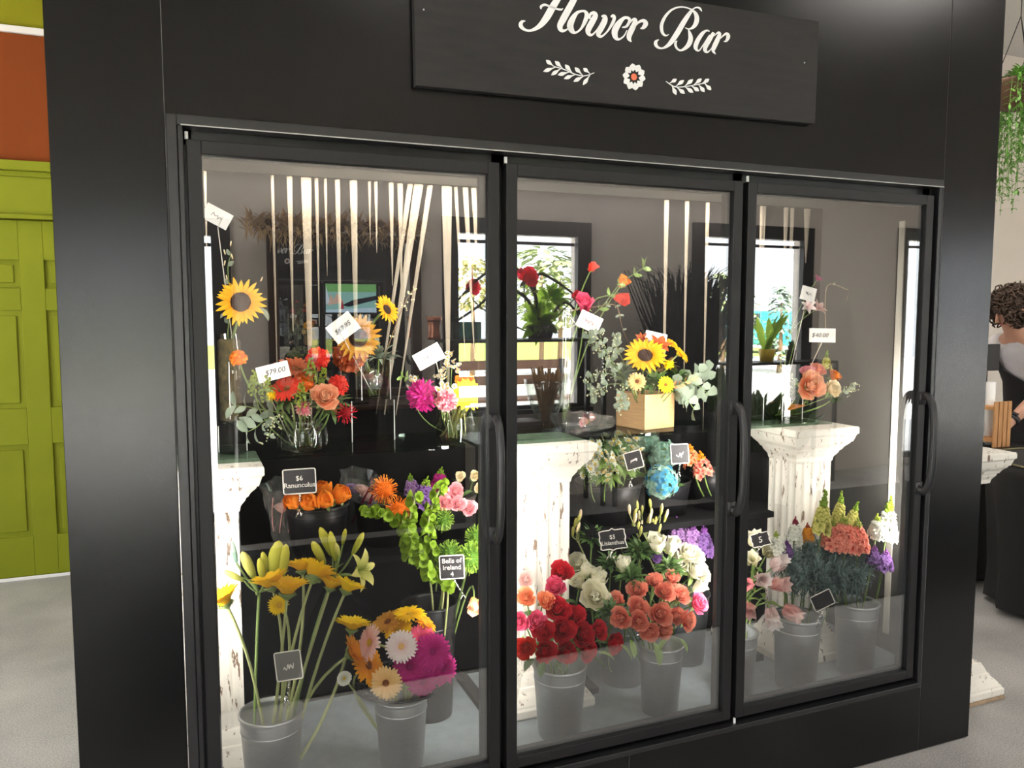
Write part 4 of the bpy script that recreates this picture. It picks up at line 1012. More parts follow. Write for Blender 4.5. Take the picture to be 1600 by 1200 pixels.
for (u, v, Y, px, ex, ez, cam_, kd, lab) in [
 (1027, 846, .25, 22, -.1, .9, .30, 'bud', 'ivory rose highest of the ivory ones on a visible stem'), (1051, 850, .29, 20, .2, .9, .3, 'bud', 'ivory rose just right of the highest ivory one'),
 (973, 879, .24, 18, .05, 1.0, .22, 'bud', 'ivory rose standing upright alone below the five dollar tag'), (903, 878, .33, 18, -.2, .7, .5, 'open', 'greenish ivory rose in front of the middle column'),
 (917, 890, .28, 17, .3, .8, .3, 'bud', 'slender ivory rose bud behind the biggest ivory rose'), (935, 906, .24, 24, .1, .8, .5, 'bud', 'big ivory rose above the widest open one'),
 (930, 932, .20, 27, -.2, .5, .85, 'open', 'widest open ivory rose in the middle of the bunch'), (1078, 866, .27, 24, .1, .7, .5, 'open', 'large ivory rose upper right near the door edge'),
 (1090, 892, .24, 24, .3, .6, .6, 'open', 'large ivory rose touching the middle door edge'), (1060, 880, .27, 20, -.2, .7, .6, 'open', 'ivory rose between the large pair and the coral roses'), (1096, 915, .22, 17, .5, .5, .5, 'bud', 'pale ivory rose lowest at the middle door edge'), (903, 908, .27, 17, -.4, .7, .4, 'bud', 'ivory rose beside the pink ones at the column')]:
    rose(u, v, Y, px, 'white', lab, at(B5), GW, ex, ez, cam_, kd, 2)
for k, (u, v, Y, px, lab) in enumerate([(925, 845, .32, 24, 'dark leaves beside the middle column behind the five dollar tag'), (1000, 865, .28, 26, 'dark leaves between the upright ivory rose and the higher ones'), (955, 885, .27, 22, 'dark leaves left of the upright ivory rose'), (985, 905, .22, 24, 'dark leaves between the ivory and the coral roses'), (1045, 890, .25, 22, 'dark leaves under the highest ivory roses'), (955, 960, .15, 22, 'dark leaves between the red and the coral bunches')]):
    h = P(u, v, Y); stem_thing('leaf_cluster', lab, 'foliage', None, at(B5), h, Vector((0, -.2, 1)), [('foliage', tuft_mesh(M_LEAF, 70, 1.3, .13, 20 + k % 3))], S(px, h), M_STEM)
GC = 'coral roses'
for (u, v, Y, px, ex, ez, lab) in [
 (996, 922, .17, 18, -.3, .6, 'coral rose at the upper left of the coral bunch'), (1023, 907, .21, 15, -.1, .9, 'small coral rose at the top left of the coral bunch'), (1050, 902, .21, 15, .2, .9, 'coral rose topmost of the coral bunch'),
 (1039, 924, .15, 18, 0, .7, 'coral rose in the upper middle of the coral bunch'), (1064, 930, .15, 17, .2, .6, 'coral rose under an ivory one in the coral bunch'), (1092, 943, .13, 19, .5, .5, 'hot coral rose rightmost of the coral bunch'),
 (963, 938, .17, 16, -.5, .8, 'coral rose leftmost, seen side on beside the open ivory rose'), (997, 948, .12, 18, -.2, .5, 'coral rose in the left middle of the coral bunch'), (970, 966, .10, 19, -.5, .3, 'coral rose low at the left of the coral bunch'),
 (998, 971, .09, 18, -.2, .2, 'coral rose low in the middle left of the coral bunch'), (1032, 959, .09, 21, 0, .45, 'largest coral rose in the centre of the coral bunch'), (1056, 962, .10, 16, .2, .3, 'coral rose right of the largest coral one'),
 (1075, 969, .09, 18, .5, .2, 'coral rose low at the right of the coral bunch'), (1016, 988, .075, 17, -.1, .05, 'coral rose lowest left over the bucket rim'), (1038, 986, .08, 16, .15, .05, 'coral rose lowest right over the bucket rim')]:
    rose(u, v, Y, px, 'hotpink' if 'hot' in lab else 'coral', lab, at(B4), GC, ex, ez, .9, 'open', 1)
GD = 'deep red roses'
for (u, v, Y, px, col, ex, ez, lab) in [
 (878, 893, .20, 20, 'red', -.2, .9, 'red rose topmost above the red bunch'), (868, 917, .18, 19, 'hotpink', -.3, .7, 'hot pink rose just under the topmost red one'), (822, 933, .17, 17, 'orangepink', -.2, .6, 'orange rose at the left door post beside the column'), (853, 937, .15, 16, 'orangepink', .1, .7, 'orange rose right of its neighbour above the red bunch'),
 (811, 971, .12, 17, 'hotpink', -.3, .3, 'hot pink rose cut by the door post'), (838, 970, .11, 18, 'hotpink', 0, .4, 'hot pink rose at the left of the red bunch'), (822, 905, .26, 14, 'palepink', 0, .5, 'faint pink rose in front of the middle column'),
 (872, 952, .13, 22, 'red', 0, .7, 'red rose at the top of the red bunch'), (899, 962, .13, 20, 'red', .2, .7, 'red rose at the upper right of the red bunch'), (850, 987, .09, 20, 'red', -.1, .35, 'red rose in the middle left of the red bunch'), (880, 984, .09, 22, 'red', 0, .4, 'red rose in the middle of the red bunch'),
 (911, 990, .10, 21, 'red', .2, .4, 'red rose in the middle right of the red bunch'), (936, 985, .11, 17, 'red', .4, .5, 'red rose at the right edge of the red bunch'), (960, 1005, .09, 19, 'red', .5, .1, 'red rose rightmost, hanging away from the red bunch'),
 (820, 1012, .07, 20, 'brightred', -.3, .1, 'bright red rose low by the door post'), (852, 1018, .065, 20, 'red', 0, .1, 'red rose lowest left of the red bunch'), (885, 1020, .065, 20, 'red', .1, .05, 'red rose lowest in the middle of the red bunch'), (918, 1018, .08, 18, 'red', .3, .05, 'red rose lowest right of the red bunch')]:
    rose(u, v, Y, px, col, lab, at(B3), GD if col == 'red' else None, ex, ez, .9, 'open', 1)
def hang_leaf(u, v, u2, v2, Y, base, wid=.2, m=None):
    a, c = P(u, v, Y), P(u2, v2, Y - .02); d = c - a
    child('leaf', leaf_mesh(m or M_MIDLEAF, wid, -15), base, a - base.location, d.normalized().to_track_quat('X', 'Z'), d.length)
T_ = {o['label']: o for o in FLOWERS}
r1, r2, r3 = T_['red rose lowest left of the red bunch'], T_['red rose lowest in the middle of the red bunch'], T_['coral rose lowest left over the bucket rim']
for (u, v, u2, v2) in [(835, 1030, 820, 1052), (850, 1035, 845, 1062), (862, 1036, 880, 1055), (870, 1036, 868, 1050)]: hang_leaf(u, v, u2, v2, .055, r1, .26, M_LEAF)
for (u, v, u2, v2) in [(935, 1020, 960, 1035), (970, 1008, 985, 1036), (985, 1000, 990, 1030)]: hang_leaf(u, v, u2, v2, .06, r2, .2)
for (u, v, u2, v2) in [(1022, 1004, 1028, 1042), (1062, 998, 1072, 1022), (1040, 1000, 1030, 1020)]: hang_leaf(u, v, u2, v2, .05, r3, .2)
# ================================================================== LOWER RIGHT
GT = 'pink and white trumpet flowers by the right door post'
for (u, v, Y, px, col, ex, ez, cam_, lab) in [
 (1180, 852, .22, 17, 'white', -.3, .9, .5, 'upper left'), (1197, 868, .20, 18, 'white', .1, .8, .6, 'topmost white'), (1176, 878, .18, 17, 'white', -.4, .6, .7, 'white left'), (1207, 887, .16, 18, 'whitepink', .4, .6, .6, 'white right'),
 (1186, 905, .14, 18, 'whitepink', -.1, .3, .9, 'middle'), (1206, 915, .13, 18, 'palepink', .4, .3, .8, 'middle right'), (1168, 912, .13, 16, 'pink', -.5, .3, .8, 'middle left'), (1203, 952, .09, 19, 'whitepink', -.1, -.6, .7, 'lowest hanging'), (1224, 950, .09, 19, 'palepink', .6, -.3, .7, 'lowest right'), (1170, 945, .10, 16, 'palepink', -.4, -.2, .9, 'lowest left')]:
    h = P(u, v, Y); f = face(u, v, ex, ez, cam_)
    stem_thing('alstroemeria', '%s trumpet flower of the pink and white bunch by the right door post' % lab, 'flower', GT, at(B9), h, f, [('petals', trumpet_mesh(col, len(FLOWERS) % 2, 7, (84, 62), .52, 1.35))], S(px, h) * 1.35, M_STEM, .003, drop=0, leaves=[(.8, .05, LM(.18))])
def needle_tuft(key):
    def fn():
        b = MB(); r = random.Random(key + 9)
        for k in range(430):
            d = Vector((J(r, 1), J(r, 1), J(r, 1) + .25)).normalized(); c0 = Vector((J(r, .30), J(r, .30), J(r, .55)))
            M = Matrix.Translation(c0) @ d.to_track_quat('X', 'Z').to_matrix().to_4x4()
            b.petal(M, J(r, .3), 0, r.uniform(.3, .66), .026, radians(15), radians(-20), nt=2, ns=1, shape=POINT)
        return b.mesh('needles', PM['steelblue'])
    return cached(('needles', key), fn)
GN = 'fluffy blue green foliage stems'
for k, (u, v, Y, px) in enumerate([(1232, 880, .16, 27), (1262, 868, .18, 29), (1292, 868, .18, 29), (1322, 872, .17, 29), (1350, 885, .15, 24), (1245, 908, .12, 27), (1275, 902, .12, 29), (1306, 902, .12, 29), (1336, 910, .11, 25), (1288, 925, .09, 22)]):
    h = P(u, v, Y); nm = ['leftmost of the upper row', 'second from left of the upper row', 'in the middle of the upper row', 'second from right of the upper row', 'rightmost of the upper row', 'leftmost of the lower row', 'second from left of the lower row', 'second from right of the lower row', 'rightmost of the lower row', 'lowest, behind the tilted tag'][k]
    stem_thing('feathery_foliage', 'fluffy blue green needle foliage, %s' % nm, 'foliage', GN, at(B8 if k not in (3, 4, 8) else B7), h, Vector((0, -.2, 1)), [('needles', needle_tuft(k % 3))], S(px * 1.3, h), M_STEM, .002)
for (u, v, u2, v2, Y, col, bud, lab, R_, fl_, Bk) in [
 (1282, 838, 1290, 762, .165, 'lilyyellow', 'limegreen', 'tallest yellow green snapdragon in front of the right column', .28, .27, B8), (1308, 820, 1317, 765, .22, 'lilyyellow', 'limegreen', 'yellow green snapdragon leaning right of the tallest one', .28, .27, B7), (1325, 826, 1342, 782, .20, 'lilyyellow', 'limegreen', 'short yellow green snapdragon above the coral stock', .36, .27, B7),
 (1298, 858, 1302, 806, .16, 'coral', 'lilyyellow', 'coral stock spike left of the coral group at the right end', .52, .42, B7), (1318, 860, 1318, 800, .14, 'coral', 'lilyyellow', 'coral stock spike in the centre of the coral group at the right end', .52, .42, B7), (1338, 862, 1340, 806, .15, 'coral', 'lilyyellow', 'coral stock spike right of the coral group at the right end', .52, .42, B7),
 (1368, 842, 1372, 800, .14, 'whiteflower', 'yelgreen', 'white snapdragon right of the coral stock', .46, .40, B7), (1384, 845, 1392, 772, .15, 'whiteflower', 'limegreen', 'tall white snapdragon rightmost by the cream strip', .34, .30, B7),
 (1216, 862, 1212, 828, .16, 'whiteflower', 'yelgreen', 'white snapdragon beside the small chalkboard tag with a five', .55, .46, B8), (1240, 848, 1244, 805, .18, 'whiteflower', 'burgundy', 'white snapdragon at the foot of the right column', .45, .38, B8), (1262, 846, 1262, 815, .19, 'amber', 'rust', 'amber flower spike between white and coral ones', .5, .42, B8),
 (1362, 882, 1368, 850, .13, 'purple', 'lilac', 'purple statice below the white snapdragons', .6, .46, B7), (1380, 892, 1386, 856, .13, 'purple', 'lilac', 'purple statice rightmost against the cream strip', .6, .46, B7), (1228, 870, 1230, 842, .15, 'purple', 'lilac', 'dark purple statice behind the blue green foliage', .6, .46, B8)]:
    spike(u, v, u2, v2, Y, col, lab, at(Bk), None, 'snapdragon' if 'snap' in lab else 'statice' if 'statice' in lab else 'stock', bud, R=R_, fl=fl_, whorls=11, per=7)
# ================================================================== PRICE CARDS AND CHALKBOARD TAGS
M_CARD = mat('white_card', (0.86, 0.84, 0.80), 0.7)
M_INK = mat('black_ink', (0.02, 0.02, 0.025), 0.6)
M_REDINK = mat('red_ink', (0.45, 0.08, 0.06), 0.6)
M_PICK = mat('clear_plastic_pick', (0.55, 0.52, 0.44), 0.35)
M_CHALKB = mat('chalkboard_black', (0.014, 0.012, 0.014), 0.5, noise=0.2, nscale=40)
M_CHALKBORDER = mat('white_tag_border', (0.85, 0.80, 0.74), 0.6)
M_CLIP = mat('chrome_clip', (0.75, 0.75, 0.76), 0.18, 1.0)
def plane_frame(roll, yaw=-.30, pit=.12):
    """frame of a card turned toward the shop: X right, Y up, Z out"""
    z = Vector((yaw, -1, pit)).normalized(); x = Vector((0, 0, 1)).cross(z).normalized(); y = z.cross(x)
    q = Matrix((x, y, z)).transposed().to_quaternion()
    return q @ Quaternion((0, 0, 1), radians(roll))
def squiggle(w, h, seed, m):
    r = random.Random(seed); b = MB(); pts = [(-w * .5 + w * i / 9, h * r.uniform(-.5, .5), .0006) for i in range(10)]
    b.tube([tuple(p) for p in spline(pts, 4)], h * .05 + .0003, 4); return b.mesh('handwriting', m)
def price_card(u, v, Y, wpx, hpx, roll, txt, label, stick, base=None, yaw=-.30, tsize=.5, pink=False, tx=0):
    c = P(u, v, Y); w, h = S(wpx, c), S(hpx, c); q = plane_frame(roll, yaw)
    base = Vector(base) if base else c + Vector((0, .01, -.12))
    t = tag(empty('price_card', base), label, 'price card')
    o = c - base
    b = MB(); b.box(-w / 2, w / 2, -h / 2, h / 2, -.0004, .0004); cd = b.build('card', M_CARD, t); cd.location = o; cd.rotation_mode = 'QUATERNION'; cd.rotation_quaternion = q
    if txt: child('handwriting', text_mesh('handwriting', txt, h * tsize, M_INK, shear=.25), cd, (tx * w, 0, .0009))
    else: child('handwriting', squiggle(w * .4, h * .25, int(u), M_REDINK if pink else M_INK), cd, (0, 0, .0006))
    b = MB(); top = o + q @ Vector((stick * w, 0, .0022 if stick else -.002)); b.tube([top + q @ Vector((0, h * .12, 0)), top - q @ Vector((0, h * .5, 0)) + Vector((0, .002, -.004)), (0, 0, 0)], .0014, 5); b.build('pick', M_PICK, t)
    return t
def chalk_tag(u, v, Y, wpx, hpx, roll, lines, label, clip_to, fancy=False, yaw=-.32, board=None, tsize=.27, scrib=False):
    c = P(u, v, Y); w, h = S(wpx, c), S(hpx, c); q = plane_frame(roll, yaw); t = tag(empty('chalkboard_tag', c), label, 'chalkboard tag'); t.rotation_mode = 'QUATERNION'; t.rotation_quaternion = q
    if fancy:
        ring = [(-.5, .40), (-.36, .44), (-.10, .46), (0, .54), (.10, .46), (.36, .48), (.46, .46), (.46, .30), (.50, .10), (.46, -.05), (.50, -.25), (.54, -.44), (.40, -.45), (.12, -.46), (0, -.52), (-.12, -.46), (-.38, -.48), (-.46, -.44), (-.44, -.2), (-.50, 0), (-.47, .15)]
    else:
        ring = []
        for (cx, cy, a0) in ((.44, .43, 0), (-.44, .43, 90), (-.44, -.43, 180), (.44, -.43, 270)):
            for k in range(4): a = radians(a0 + 30 * k); ring.append((cx + .06 * cos(a), cy + .07 * sin(a)))
    n = len(ring); pts = [(x * w, y * h) for x, y in ring]
    b = MB(); b.add([(x, y, -.001) for x, y in pts] + [(x, y, .001) for x, y in pts], [tuple(range(n - 1, -1, -1)), tuple(range(n, 2 * n))] + [(i, (i + 1) % n, n + (i + 1) % n, n + i) for i in range(n)])
    b.build('board', board or M_CHALKB, t)
    b = MB(); ww = .0026; b.tube([(x, y, .001) for x, y in pts] + [(pts[0][0], pts[0][1], .001), (pts[1][0], pts[1][1], .001)], ww * .62, 6); b.build('border', M_CHALKBORDER, t, True)
    if scrib: child('lettering', squiggle(w * .4, h * .3, int(v), M_CHALKBORDER), t, (0, -h * .05, .0012))
    elif lines: child('lettering', text_mesh('lettering', lines, h * tsize, M_CHALKBORDER), t, (0, -h * .02, .0016))
    # chrome clip on a short chain under the board
    e = q.inverted() @ (P(*clip_to) - c); b = MB(); s0 = Vector((e.x * .1, -h * .5, -.001)); n = 4
    for i in range(n):
        p = s0.lerp(Vector(e), (i + .5) / n); b.ball(p, .0042, 7, 5, 0, 1.35)
    b.tube([s0, e], .0016, 5)
    b.build('clip', M_CLIP, t, True)
    b = MB(); e = Vector(e)
    b.tube([e + Vector((0, .004, 0)), e + Vector((-.006, -.006, .002)), e + Vector((-.010, -.014, 0))], .002, 6); b.tube([e + Vector((0, .004, 0)), e + Vector((.005, -.006, .002)), e + Vector((.004, -.013, 0))], .002, 6)
    b.build('clip_jaw', M_CLIP, t, True)
    return t
chalk_tag(468, 752, .285, 50, 38, 3, '$6\nRanunculus', 'black chalkboard tag reading six dollars Ranunculus, clipped to the ranunculus bucket', (468, 800, .30), tsize=.28)
chalk_tag(706, 886, .175, 38, 36, 2, 'Bells of\nIreland\n4', 'black chalkboard tag reading Bells of Ireland, half covered by green pompoms', (724, 930, .19), tsize=.29)
chalk_tag(957, 843, .21, 42, 32, 4, '$5\nLisianthus', 'wavy edged chalkboard tag reading five dollars Lisianthus above the ivory roses', (952, 868, .24), True, tsize=.285)
chalk_tag(990, 719, .255, 27, 27, 14, None, 'small tilted chalkboard tag between the daisies and the blue hydrangea', (984, 756, .29), scrib=True)
chalk_tag(1062, 709, .27, 28, 30, 3, None, 'small chalkboard tag between the hydrangea and the coral stock', (1060, 740, .29), scrib=True)
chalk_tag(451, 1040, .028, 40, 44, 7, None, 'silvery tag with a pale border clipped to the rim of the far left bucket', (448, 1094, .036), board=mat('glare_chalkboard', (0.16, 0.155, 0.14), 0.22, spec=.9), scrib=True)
chalk_tag(1188, 843, .15, 30, 22, 10, '5', 'small fancy chalkboard tag with a five above the pink trumpet flowers', (1182, 862, .16), True, tsize=.6)
chalk_tag(1285, 938, .035, 34, 24, 24, None, 'tilted chalkboard tag in front of the blue green foliage', (1277, 972, .036))

# ================================================================== UPPER SHELF
SZ = SHZ + .0005
def vase_round(name, x, y, z0, prof, label, m=None, n=32, wall=.0025, parts=True):
    t = tag(empty(name, (x, y, z0)), label, 'vase')
    b = MB(); b.lathe([(.001, 0)] + prof, n); b.build('glass', m or M_CLEAR, t, True); return t
def water(t, r, z):
    b = MB(); b.lathe([(.001, .004), (r, .004), (r, z), (.001, z)], 24); b.build('water', M_WATER, t, True)
def glassbox(name, x, y, z0, w, d, h, label, m=None, rot=0.0, edge=True, cat='vase', th=.0035):
    t = tag(empty(name, (x, y, z0)), label, cat); t.rotation_euler = (0, 0, rot)
    b = MB(); b.box(-w / 2, w / 2, -d / 2, -d / 2 + th, 0, h); b.box(-w / 2, w / 2, d / 2 - th, d / 2, 0, h); b.box(-w / 2, -w / 2 + th, -d / 2 + th, d / 2 - th, 0, h); b.box(w / 2 - th, w / 2, -d / 2 + th, d / 2 - th, 0, h)
    b.box(-w / 2 + th, w / 2 - th, -d / 2 + th, d / 2 - th, 0, th); b.build('glass', m or M_CLEAR, t)
    if edge:
        me = mat('polished_edge', (0.72, 0.74, 0.72), 0.15, spec=.9)
        for (x_, y_) in ((-1, -1), (1, -1)):
            b = MB(); b.box(x_ * w / 2 - .0012, x_ * w / 2 + .0012, y_ * d / 2 - .0012, y_ * d / 2 + .0012, 0, h); b.build('edge', me, t)
    return t
def leafy(name, label, base, pts_px, m, n, sz, wid, group=None, smat=None, cat='foliage', r=.0016, droop=-20, seeds=None, both=True):
    """branch along measured points with leaves in pairs and optional seed beads"""
    base = Vector(base); t = tag(empty(name, base), label, cat, group); pp = [P(*q) - base for q in pts_px]
    full = [Vector(x) for x in spline([tuple(p) for p in pp], 8)]; b = MB(); b.tube([Vector((0, 0, 0))] + full, [r * 1.3] + [r * (1.2 - .7 * i / len(full)) for i in range(len(full))], 5); b.build('stem', smat or M_STEM, t, True)
    b = MB(); L = len(full)
    for k in range(n):
        f = (k + .7) / n; i = min(L - 2, int(f * (L - 1))); p = full[i]; d = (full[i + 1] - full[i]).normalized()
        for sgn in ((1, -1) if both else (1 if k % 2 else -1,)):
            side = Vector((sgn * .8 * d.z + rnd.uniform(-.3, .3), rnd.uniform(-.7, .2), -sgn * .8 * d.x + .25)) + d * .5
            M = Matrix.Translation(p) @ side.normalized().to_track_quat('X', 'Y').to_matrix().to_4x4() @ Matrix.Scale(sz * rnd.uniform(.75, 1.1), 4)
            b.petal(M, 0, 0.02, 1, wid, radians(25), radians(droop), cup=.2, nt=4, ns=1, shape=LEAFS if wid < .4 else ROUND)
    b.build('leaves', m, t, True)
    if seeds:
        b = MB()
        for k in range(seeds):
            p = full[int(rnd.uniform(.35, 1) * (L - 1))] + Vector((rnd.uniform(-.022, .022), rnd.uniform(-.022, .01), rnd.uniform(-.022, .022))); b.ball(p, rnd.uniform(.0018, .0034), 5, 4)
        b.build('seed_cluster', M_SEED, t, True)
    return t
def filler(u, v, Y, px, label, base, col='yelgreen', group=None, n=60, name='goldenrod'):
    def fn():
        b = MB(); r = random.Random(n)
        for k in range(n):
            z = r.uniform(-1, 1.1); rr = .42 * (1.15 - (z + 1) / 2.4); a = r.uniform(0, 6.28); b.ball((rr * cos(a), rr * sin(a), z), r.uniform(.06, .12), 5, 4)
        return b.mesh('florets', PM[col])
    h = P(u, v, Y); return stem_thing(name, label, 'flower', group, base, h, face(u, v, .1, 1.2, .3), [('florets', cached(('fill', n, col), fn)), ('foliage', tuft_mesh(M_MIDLEAF, 12, .9, .12, 1, -.1))], S(px, h), M_STEM, .0016)
# --- far left: bark filled cylinder on a riser, sunflower
zr = SZ + .075
t = glassbox('clear_riser', .098, .46, SZ, .075, .09, .074, 'clear acrylic riser under the tall bark filled vase at left', M_ACRYL, cat='riser')
t = vase_round('cylinder_vase', .098, .46, zr, [(.032, 0), (.034, .005), (.035, .255), (.0335, .255), (.0325, .008), (.001, .008)], 'tall narrow cylinder vase lined with bark at the far left of the shelf')
b = MB(); b.lathe([(.001, .010), (.031, .010), (.0315, .235), (.024, .24), (.001, .22)], 24); b.build('bark_lining', mat('moss_and_bark', (0.20, 0.15, 0.075), .9, noise=.6, nscale=40, bump=.6), t, True)
VB = Vector((.098, .46, zr + .215))
sunflower(376, 472, .40, 30, 'big yellow sunflower at the far left above the bark filled vase', VB, None, .1, .15, .95, R=.55, leaves=())
t = FLOWERS[-1]; hang_leaf(395, 480, 418, 505, .42, t, .34, M_EUCA); hang_leaf(365, 490, 345, 500, .42, t, .34, M_EUCA)
t = leafy('white_blossom_sprig', 'thin sprig with pale tulip shaped blossoms at the far left', VB, [(356, 520, .46), (360, 470, .45), (356, 420, .45), (362, 395, .45)], M_EUCA, 5, .024, .3, both=False)
for k, (u, v) in enumerate([(360, 385), (352, 398), (364, 405), (350, 415), (355, 438), (407, 440)]): child('blossom', lilybud_mesh('cream'), t, P(u, v, .44) - t.location, Vector((rnd.uniform(-.5, .5), -.2, 1)).to_track_quat('Z', 'Y'), .011)
price_card(339, 338, .40, 44, 26, -28, None, 'white price card tilted at the top left of the cooler', .2, VB + Vector((.01, 0, .01)))
# --- jar 1
J1 = Vector((.286, .385, SZ))
t = vase_round('round_glass_jar', J1.x, J1.y, J1.z, [(.060, 0), (.066, .006), (.068, .03), (.067, .06), (.060, .075), (.054, .080), (.056, .092), (.053, .092), (.052, .08), (.060, .06), (.061, .01), (.001, .008)], 'round ribbed glass jar holding the red, orange and peach flowers'); water(t, .058, .055)
b = MB()
for k in range(14):
    a = 2 * pi * k / 14; b.tube([(.0685 * cos(a), .0685 * sin(a), .008), (.0695 * cos(a), .0695 * sin(a), .035), (.066 * cos(a), .066 * sin(a), .064)], .0022, 5)
b.build('ribs', M_CLEAR, t, True)
j1 = lambda: J1 + Vector((rnd.uniform(-.03, .03), rnd.uniform(-.02, .02), .012))
pom(373, 561, .33, 16, 'orange', 'orange zinnia on a long stem leaning left of the glass jar', j1(), None, -.1, .8, .45, 'zinnia', n=70, L=.34, wid=.16, lo=-.1)
gerbera(463, 577, .37, 35, 'rust', 'dark orange gerbera behind the price card of the left jar', j1(), None, .2, .9, .4, 'browndisc')
gerbera(448, 608, .31, 28, 'brightred', 'red gerbera low at the left over the glass jar', j1(), None, -.2, .8, .6, 'browndisc')
pom(497, 560, .36, 21, 'brightred', 'red pompom dahlia highest over the left jar', j1(), None, .1, .6, .8, 'dahlia', n=90, L=.36, wid=.13)
pom(528, 602, .32, 20, 'brightred', 'red dotted pompom dahlia right of the peach rose', j1(), None, .3, .4, .9, 'dahlia', n=100, L=.3, wid=.11)
pom(474, 598, .35, 18, 'orange', 'small orange zinnia in the middle of the left jar', j1(), None, 0, .6, .8, 'zinnia', n=60, L=.36, wid=.16)
rose(508, 619, .28, 24, 'peach', 'open peach rose at the front right of the left jar', j1(), None, .15, .45, .95)
pom(540, 645, .29, 15, 'red', 'drooping dark red sprig at the right of the left jar', j1(), None, .4, -.3, .8, 'red_sprig', n=40, L=.7, wid=.06, lo=-.9)
pom(474, 638, .30, 13, 'pink', 'dusty pink bloom just over the rim of the left jar', j1(), None, 0, .2, .9, 'dahlia', n=60, L=.5, wid=.07)
for k, (u, v, Y, px, lab) in enumerate([(398, 596, .33, 20, 'at the far left of the left jar'), (418, 606, .31, 21, 'second from left in the left jar'), (486, 578, .34, 20, 'tallest in the left jar'), (470, 615, .27, 20, 'in front of the peach rose in the left jar'), (505, 590, .34, 18, 'behind the peach rose in the left jar')]):
    filler(u, v, Y, px, 'yellow green goldenrod plume %s' % lab, j1(), 'yelgreen', 'goldenrod in the left jar')
pom(425, 618, .30, 9, 'brightyellow', 'small bright yellow button bloom at the left of the jar', j1(), None, -.1, .5, .9, 'yellow_button', n=50, L=.4, wid=.12)
h = P(440, 625, .33); stem_thing('leaf_cluster', 'dark green leaf cluster low in the left jar', 'foliage', None, j1(), h, Vector((0, -.3, 1)), [('foliage', tuft_mesh(M_LEAF, 60, 1.4, .14, 3))], S(26, h))
h = P(515, 635, .36); stem_thing('leaf_cluster', 'dark green leaf cluster at the back right of the left jar', 'foliage', None, j1(), h, Vector((0, -.3, 1)), [('foliage', tuft_mesh(M_LEAF, 60, 1.4, .14, 4))], S(26, h))
leafy('eucalyptus', 'grey green eucalyptus branch drooping left of the jar', j1(), [(440, 645, .33), (410, 640, .31), (385, 635, .30), (365, 634, .30)], M_EUCA, 4, .045, .24)
leafy('eucalyptus', 'grey green eucalyptus branch drooping lowest left of the jar', j1(), [(440, 648, .32), (415, 656, .29), (400, 668, .28), (384, 676, .28)], M_EUCA, 4, .048, .26)
leafy('seeded_eucalyptus', 'pale seeded sprig hanging in front of the left jar', j1(), [(445, 645, .31), (432, 655, .28), (425, 668, .27), (418, 686, .27)], M_EUCA, 2, .02, .3, seeds=34)
price_card(427, 581, .30, 50, 25, 14, '$79.00', 'white price card reading seventy nine dollars in the left jar', -.35, j1(), tsize=.46, tx=.05)
# --- riser and square vase with the orange-brown sunflower
t = glassbox('clear_riser', .505, .50, SZ, .13, .10, .125, 'tall clear acrylic riser behind the left jar', M_ACRYL, cat='riser')
V3 = Vector((.515, .49, SZ + .1265)); t = glassbox('square_vase', V3.x, V3.y, V3.z, .088, .08, .135, 'square glass vase with glinting water on the clear riser'); 
b = MB(); b.ball((0, -.008, .058), .030, 16, 10, 0, 1.15); b.build('glass_pebble', mat('silvery_glass', (0.85, 0.84, 0.82), .12, .75), t, True)
v3 = lambda: V3 + Vector((rnd.uniform(-.02, .02), rnd.uniform(-.02, .02), .01))
sunflower(560, 528, .36, 30, 'orange brown sunflower facing forward by the sixty nine dollar card', v3(), None, 0, .1, 1, 'goldbrown', .52)
sunflower(604, 484, .46, 22, 'small golden sunflower highest in the square vase', v3(), None, .5, .3, .5, 'sunpetal', .4)
pom(546, 556, .42, 30, 'rust', 'big round burnt orange bloom behind the orange brown sunflower', v3(), None, -.2, .2, .9, 'dahlia', n=130, L=.34, wid=.14)
h = P(592, 560, .44); stem_thing('leaf_cluster', 'grey green leaf tuft over the square vase', 'foliage', None, v3(), h, Vector((0, -.2, 1)), [('foliage', tuft_mesh(M_EUCA, 50, 1.5, .10, 5))], S(26, h))
leafy('dry_twig', 'thin spotted twig rising right of the orange brown sunflower', v3(), [(600, 560, .45), (625, 490, .45), (640, 460, .45), (648, 450, .45)], M_SEED, 4, .012, .3, smat=M_BROWNSTEM, seeds=10)
price_card(536, 512, .34, 44, 33, 38, '$69.95', 'white price card reading sixty nine dollars beside the orange brown sunflower', -.2, v3(), tsize=.32, tx=-.02)
# --- jar 2
J2 = Vector((.752, .385, SZ))
t = vase_round('straight_glass_jar', J2.x, J2.y, J2.z, [(.064, 0), (.068, .004), (.068, .112), (.0655, .112), (.0650, .008), (.001, .008)], 'straight glass jar with green stems in water by the left door handle'); water(t, .064, .085)
b = MB()
for k in range(26):
    a = rnd.uniform(0, 6.28); r0 = rnd.uniform(.01, .055); a2 = a + rnd.uniform(1.5, 3.5); r1 = rnd.uniform(.02, .055)
    b.tube([(r0 * cos(a), r0 * sin(a), .01), ((r0 * cos(a) + r1 * cos(a2)) / 2, (r0 * sin(a) + r1 * sin(a2)) / 2, .06), (r1 * cos(a2), r1 * sin(a2), .118)], .0017, 5)
o = b.build('cut_stems', M_PALESTEM, None, True, loc=J2); tag(o, 'mass of thin pale green stems inside the straight glass jar', 'stems'); o['kind'] = 'stuff'
j2 = lambda: J2 + Vector((rnd.uniform(-.03, .03), rnd.uniform(-.03, .03), .012))
pom(661, 618, .33, 26, 'magenta', 'magenta mum leaning left over the straight jar', j2(), None, -.6, .4, .8, 'mum', n=150, L=.46, wid=.08)
